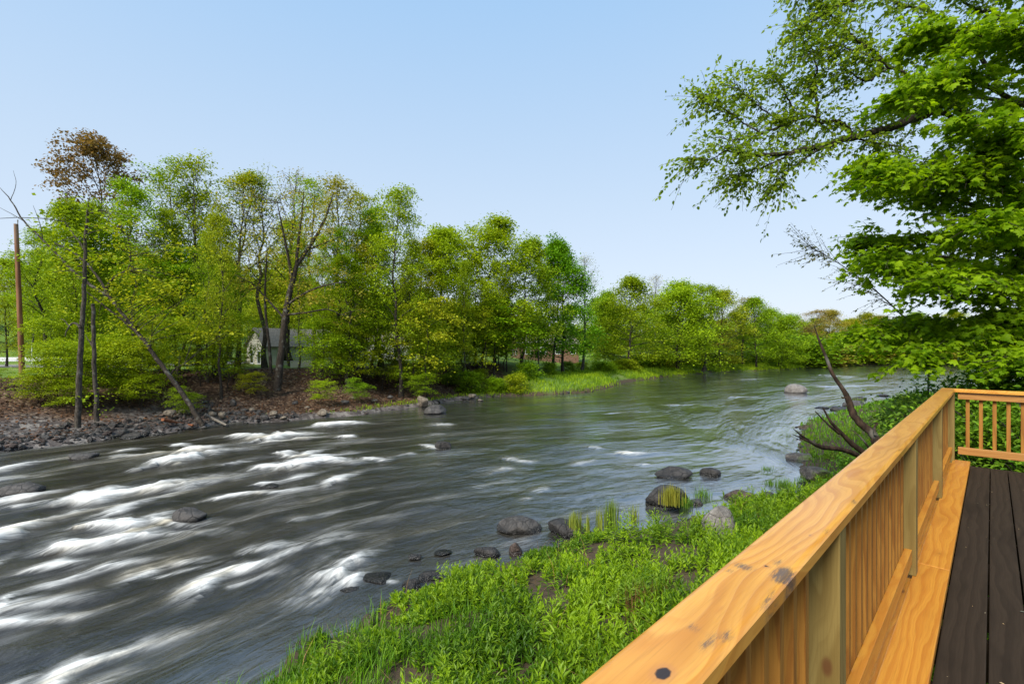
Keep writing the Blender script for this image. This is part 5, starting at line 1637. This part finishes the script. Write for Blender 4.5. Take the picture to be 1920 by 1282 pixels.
def house(name, label, corner, along_, across, L, Wd, wh, rise, wall, gable, roof, wins=(2, 3), cat='house'):
    """corner, then the long axis (L) and the gable axis (Wd)."""
    ax = np.array([*along_, 0.0]); ax /= np.linalg.norm(ax)
    bx = np.array([*across, 0.0]); bx /= np.linalg.norm(bx)
    root = empty(name, corner)
    tag(root, label, cat)
    def pt(u, v, z): return ax * u + bx * v + np.array([0, 0, z])
    lo = -.8
    for v in (0, Wd):
        w = MB()
        w.add([pt(0, v, lo), pt(L, v, lo), pt(L, v, wh), pt(0, v, wh)], [[0, 1, 2, 3] if v == 0 else [3, 2, 1, 0]], 0)
        w.build('wall', MAT[wall], root, False)
    for u in (0, L):
        gm = MB()
        gm.add([pt(u, 0, lo), pt(u, Wd, lo), pt(u, Wd, wh), pt(u, Wd / 2, wh + rise), pt(u, 0, wh)], [[0, 1, 2, 3, 4] if u else [4, 3, 2, 1, 0]], 0)
        gm.build('gable', MAT[gable], root, False)
    r = MB(); ov = .3; th = .12
    sl_ = rise / (Wd / 2)
    for sgn in (0, 1):
        v0 = -ov if sgn == 0 else Wd + ov
        z0 = wh - ov * sl_ + .03
        a = [pt(-ov, v0, z0), pt(L + ov, v0, z0), pt(L + ov, Wd / 2, wh + rise + .03), pt(-ov, Wd / 2, wh + rise + .03)]
        a = np.array(a); bb2 = a + np.array([0, 0, th])
        V = np.concatenate([a, bb2])
        r.add(V, [[0, 1, 2, 3], [4, 5, 6, 7], [0, 1, 5, 4], [0, 3, 7, 4], [1, 2, 6, 5]])
    r.build('roof', MAT[roof], root, False)

    def window(c, ux, wdt, hgt, out):
        f = MB(); n_ = np.array([0, 0, 1.0])
        for du, dz, su, sz in ((-wdt / 2 - .05, 0, .05, hgt / 2 + .1), (wdt / 2 + .05, 0, .05, hgt / 2 + .1), (0, hgt / 2 + .05, wdt / 2, .05), (0, -hgt / 2 - .05, wdt / 2, .05)):
            q = c + ux * du + n_ * dz
            V = [q + ux * (a * su) + n_ * (b2 * sz) + out * d for d in (0, .06) for a, b2 in ((-1, -1), (1, -1), (1, 1), (-1, 1))]
            f.add(V, [[0, 1, 2, 3], [7, 6, 5, 4], [0, 1, 5, 4], [1, 2, 6, 5], [2, 3, 7, 6], [3, 0, 4, 7]])
        fo = f.build('window', MAT['white'], root, False)
        pn = MB()
        pn.add([c + ux * (a * wdt / 2) + n_ * (b2 * hgt / 2) + out * .02 for a, b2 in ((-1, -1), (1, -1), (1, 1), (-1, 1))], [[0, 1, 2, 3]])
        pn.build('pane', MAT['glass'], fo, False)
    for k in range(wins[0]):
        window(pt(0, Wd * (k + .8) / (wins[0] + .6), wh * .48), bx, .75, 1.25, -ax)
    for k in range(wins[1]):
        window(pt(L * (k + .6) / wins[1], 0, wh * .55), ax, .9, 1.1, -bx)
    return root


house('shingled_house', 'small pale shingled house with grey roof and two dark gable windows among the trees', (-25.7, 50, 2.75), (.66, .75), (-.75, .66), 11, 5, 2.35, 1.8, 'clap', 'shingle', 'roof')
house('tan_house', 'tan gabled house farther back right of the small shingled house', (-19.6, 66, gz(-19.6, 66)), (.95, .3), (-.3, .95), 7, 6, 2.7, 2.2, 'clap', 'tanwall', 'roof')
house('brick_house', 'low red brick house with white trim glimpsed left of the dark green maple', (1.2, 84, gz(1.2, 84)), (.98, .2), (-.2, .98), 11, 7, 2.6, 1.5, 'brick', 'brick', 'roof', (2, 4))
house('white_house', 'small white house far off behind the head of the river', (92, 152, gz(92, 152)), (.95, -.3), (.3, .95), 10, 7, 3.0, 2.2, 'clap', 'clap', 'roof', (2, 3))
# low pale skirting fence in front of the shingled house
b = MB()
fa_, fb_ = np.array([-21.6, 46.8]), np.array([-19.2, 48.6])
for z0, z1 in ((2.75, 3.62),):
    V = [(*q, z) for z in (z0, z1) for q in (fa_, fb_, fb_ + (-.04, .05), fa_ + (-.04, .05))]
    b.add(V, [[0, 1, 5, 4], [2, 3, 7, 6], [1, 2, 6, 5], [3, 0, 4, 7], [4, 5, 6, 7]])
tag(b.build('board_fence', MAT['clap'], None, False), 'low pale board fence just below the side wall of the shingled house', 'fence')
# sprig of fallen leaves on the far railing
b = MB()
q = np.array([(UC - .07 - (y_)) * 0 for y_ in range(1)])
c45 = math.sqrt(.5)
for k in range(7):
    u, v = UC - .06 + rng.uniform(-.04, .04), -.62 + rng.uniform(-.12, .12)
    leaves(b, [((u - v) * c45, (u + v) * c45, CAPT + .008)], [[rng.normal(), rng.normal(), .1]], [[0, 0, 1.0]], .07, LEAF_MAPLE)
tag(b.build('leaf_sprig', leaf_mat('fallen sprig', (.2, .26, .03)), None, False), 'few fallen yellow green leaves lying on the far railing cap', 'leaves')
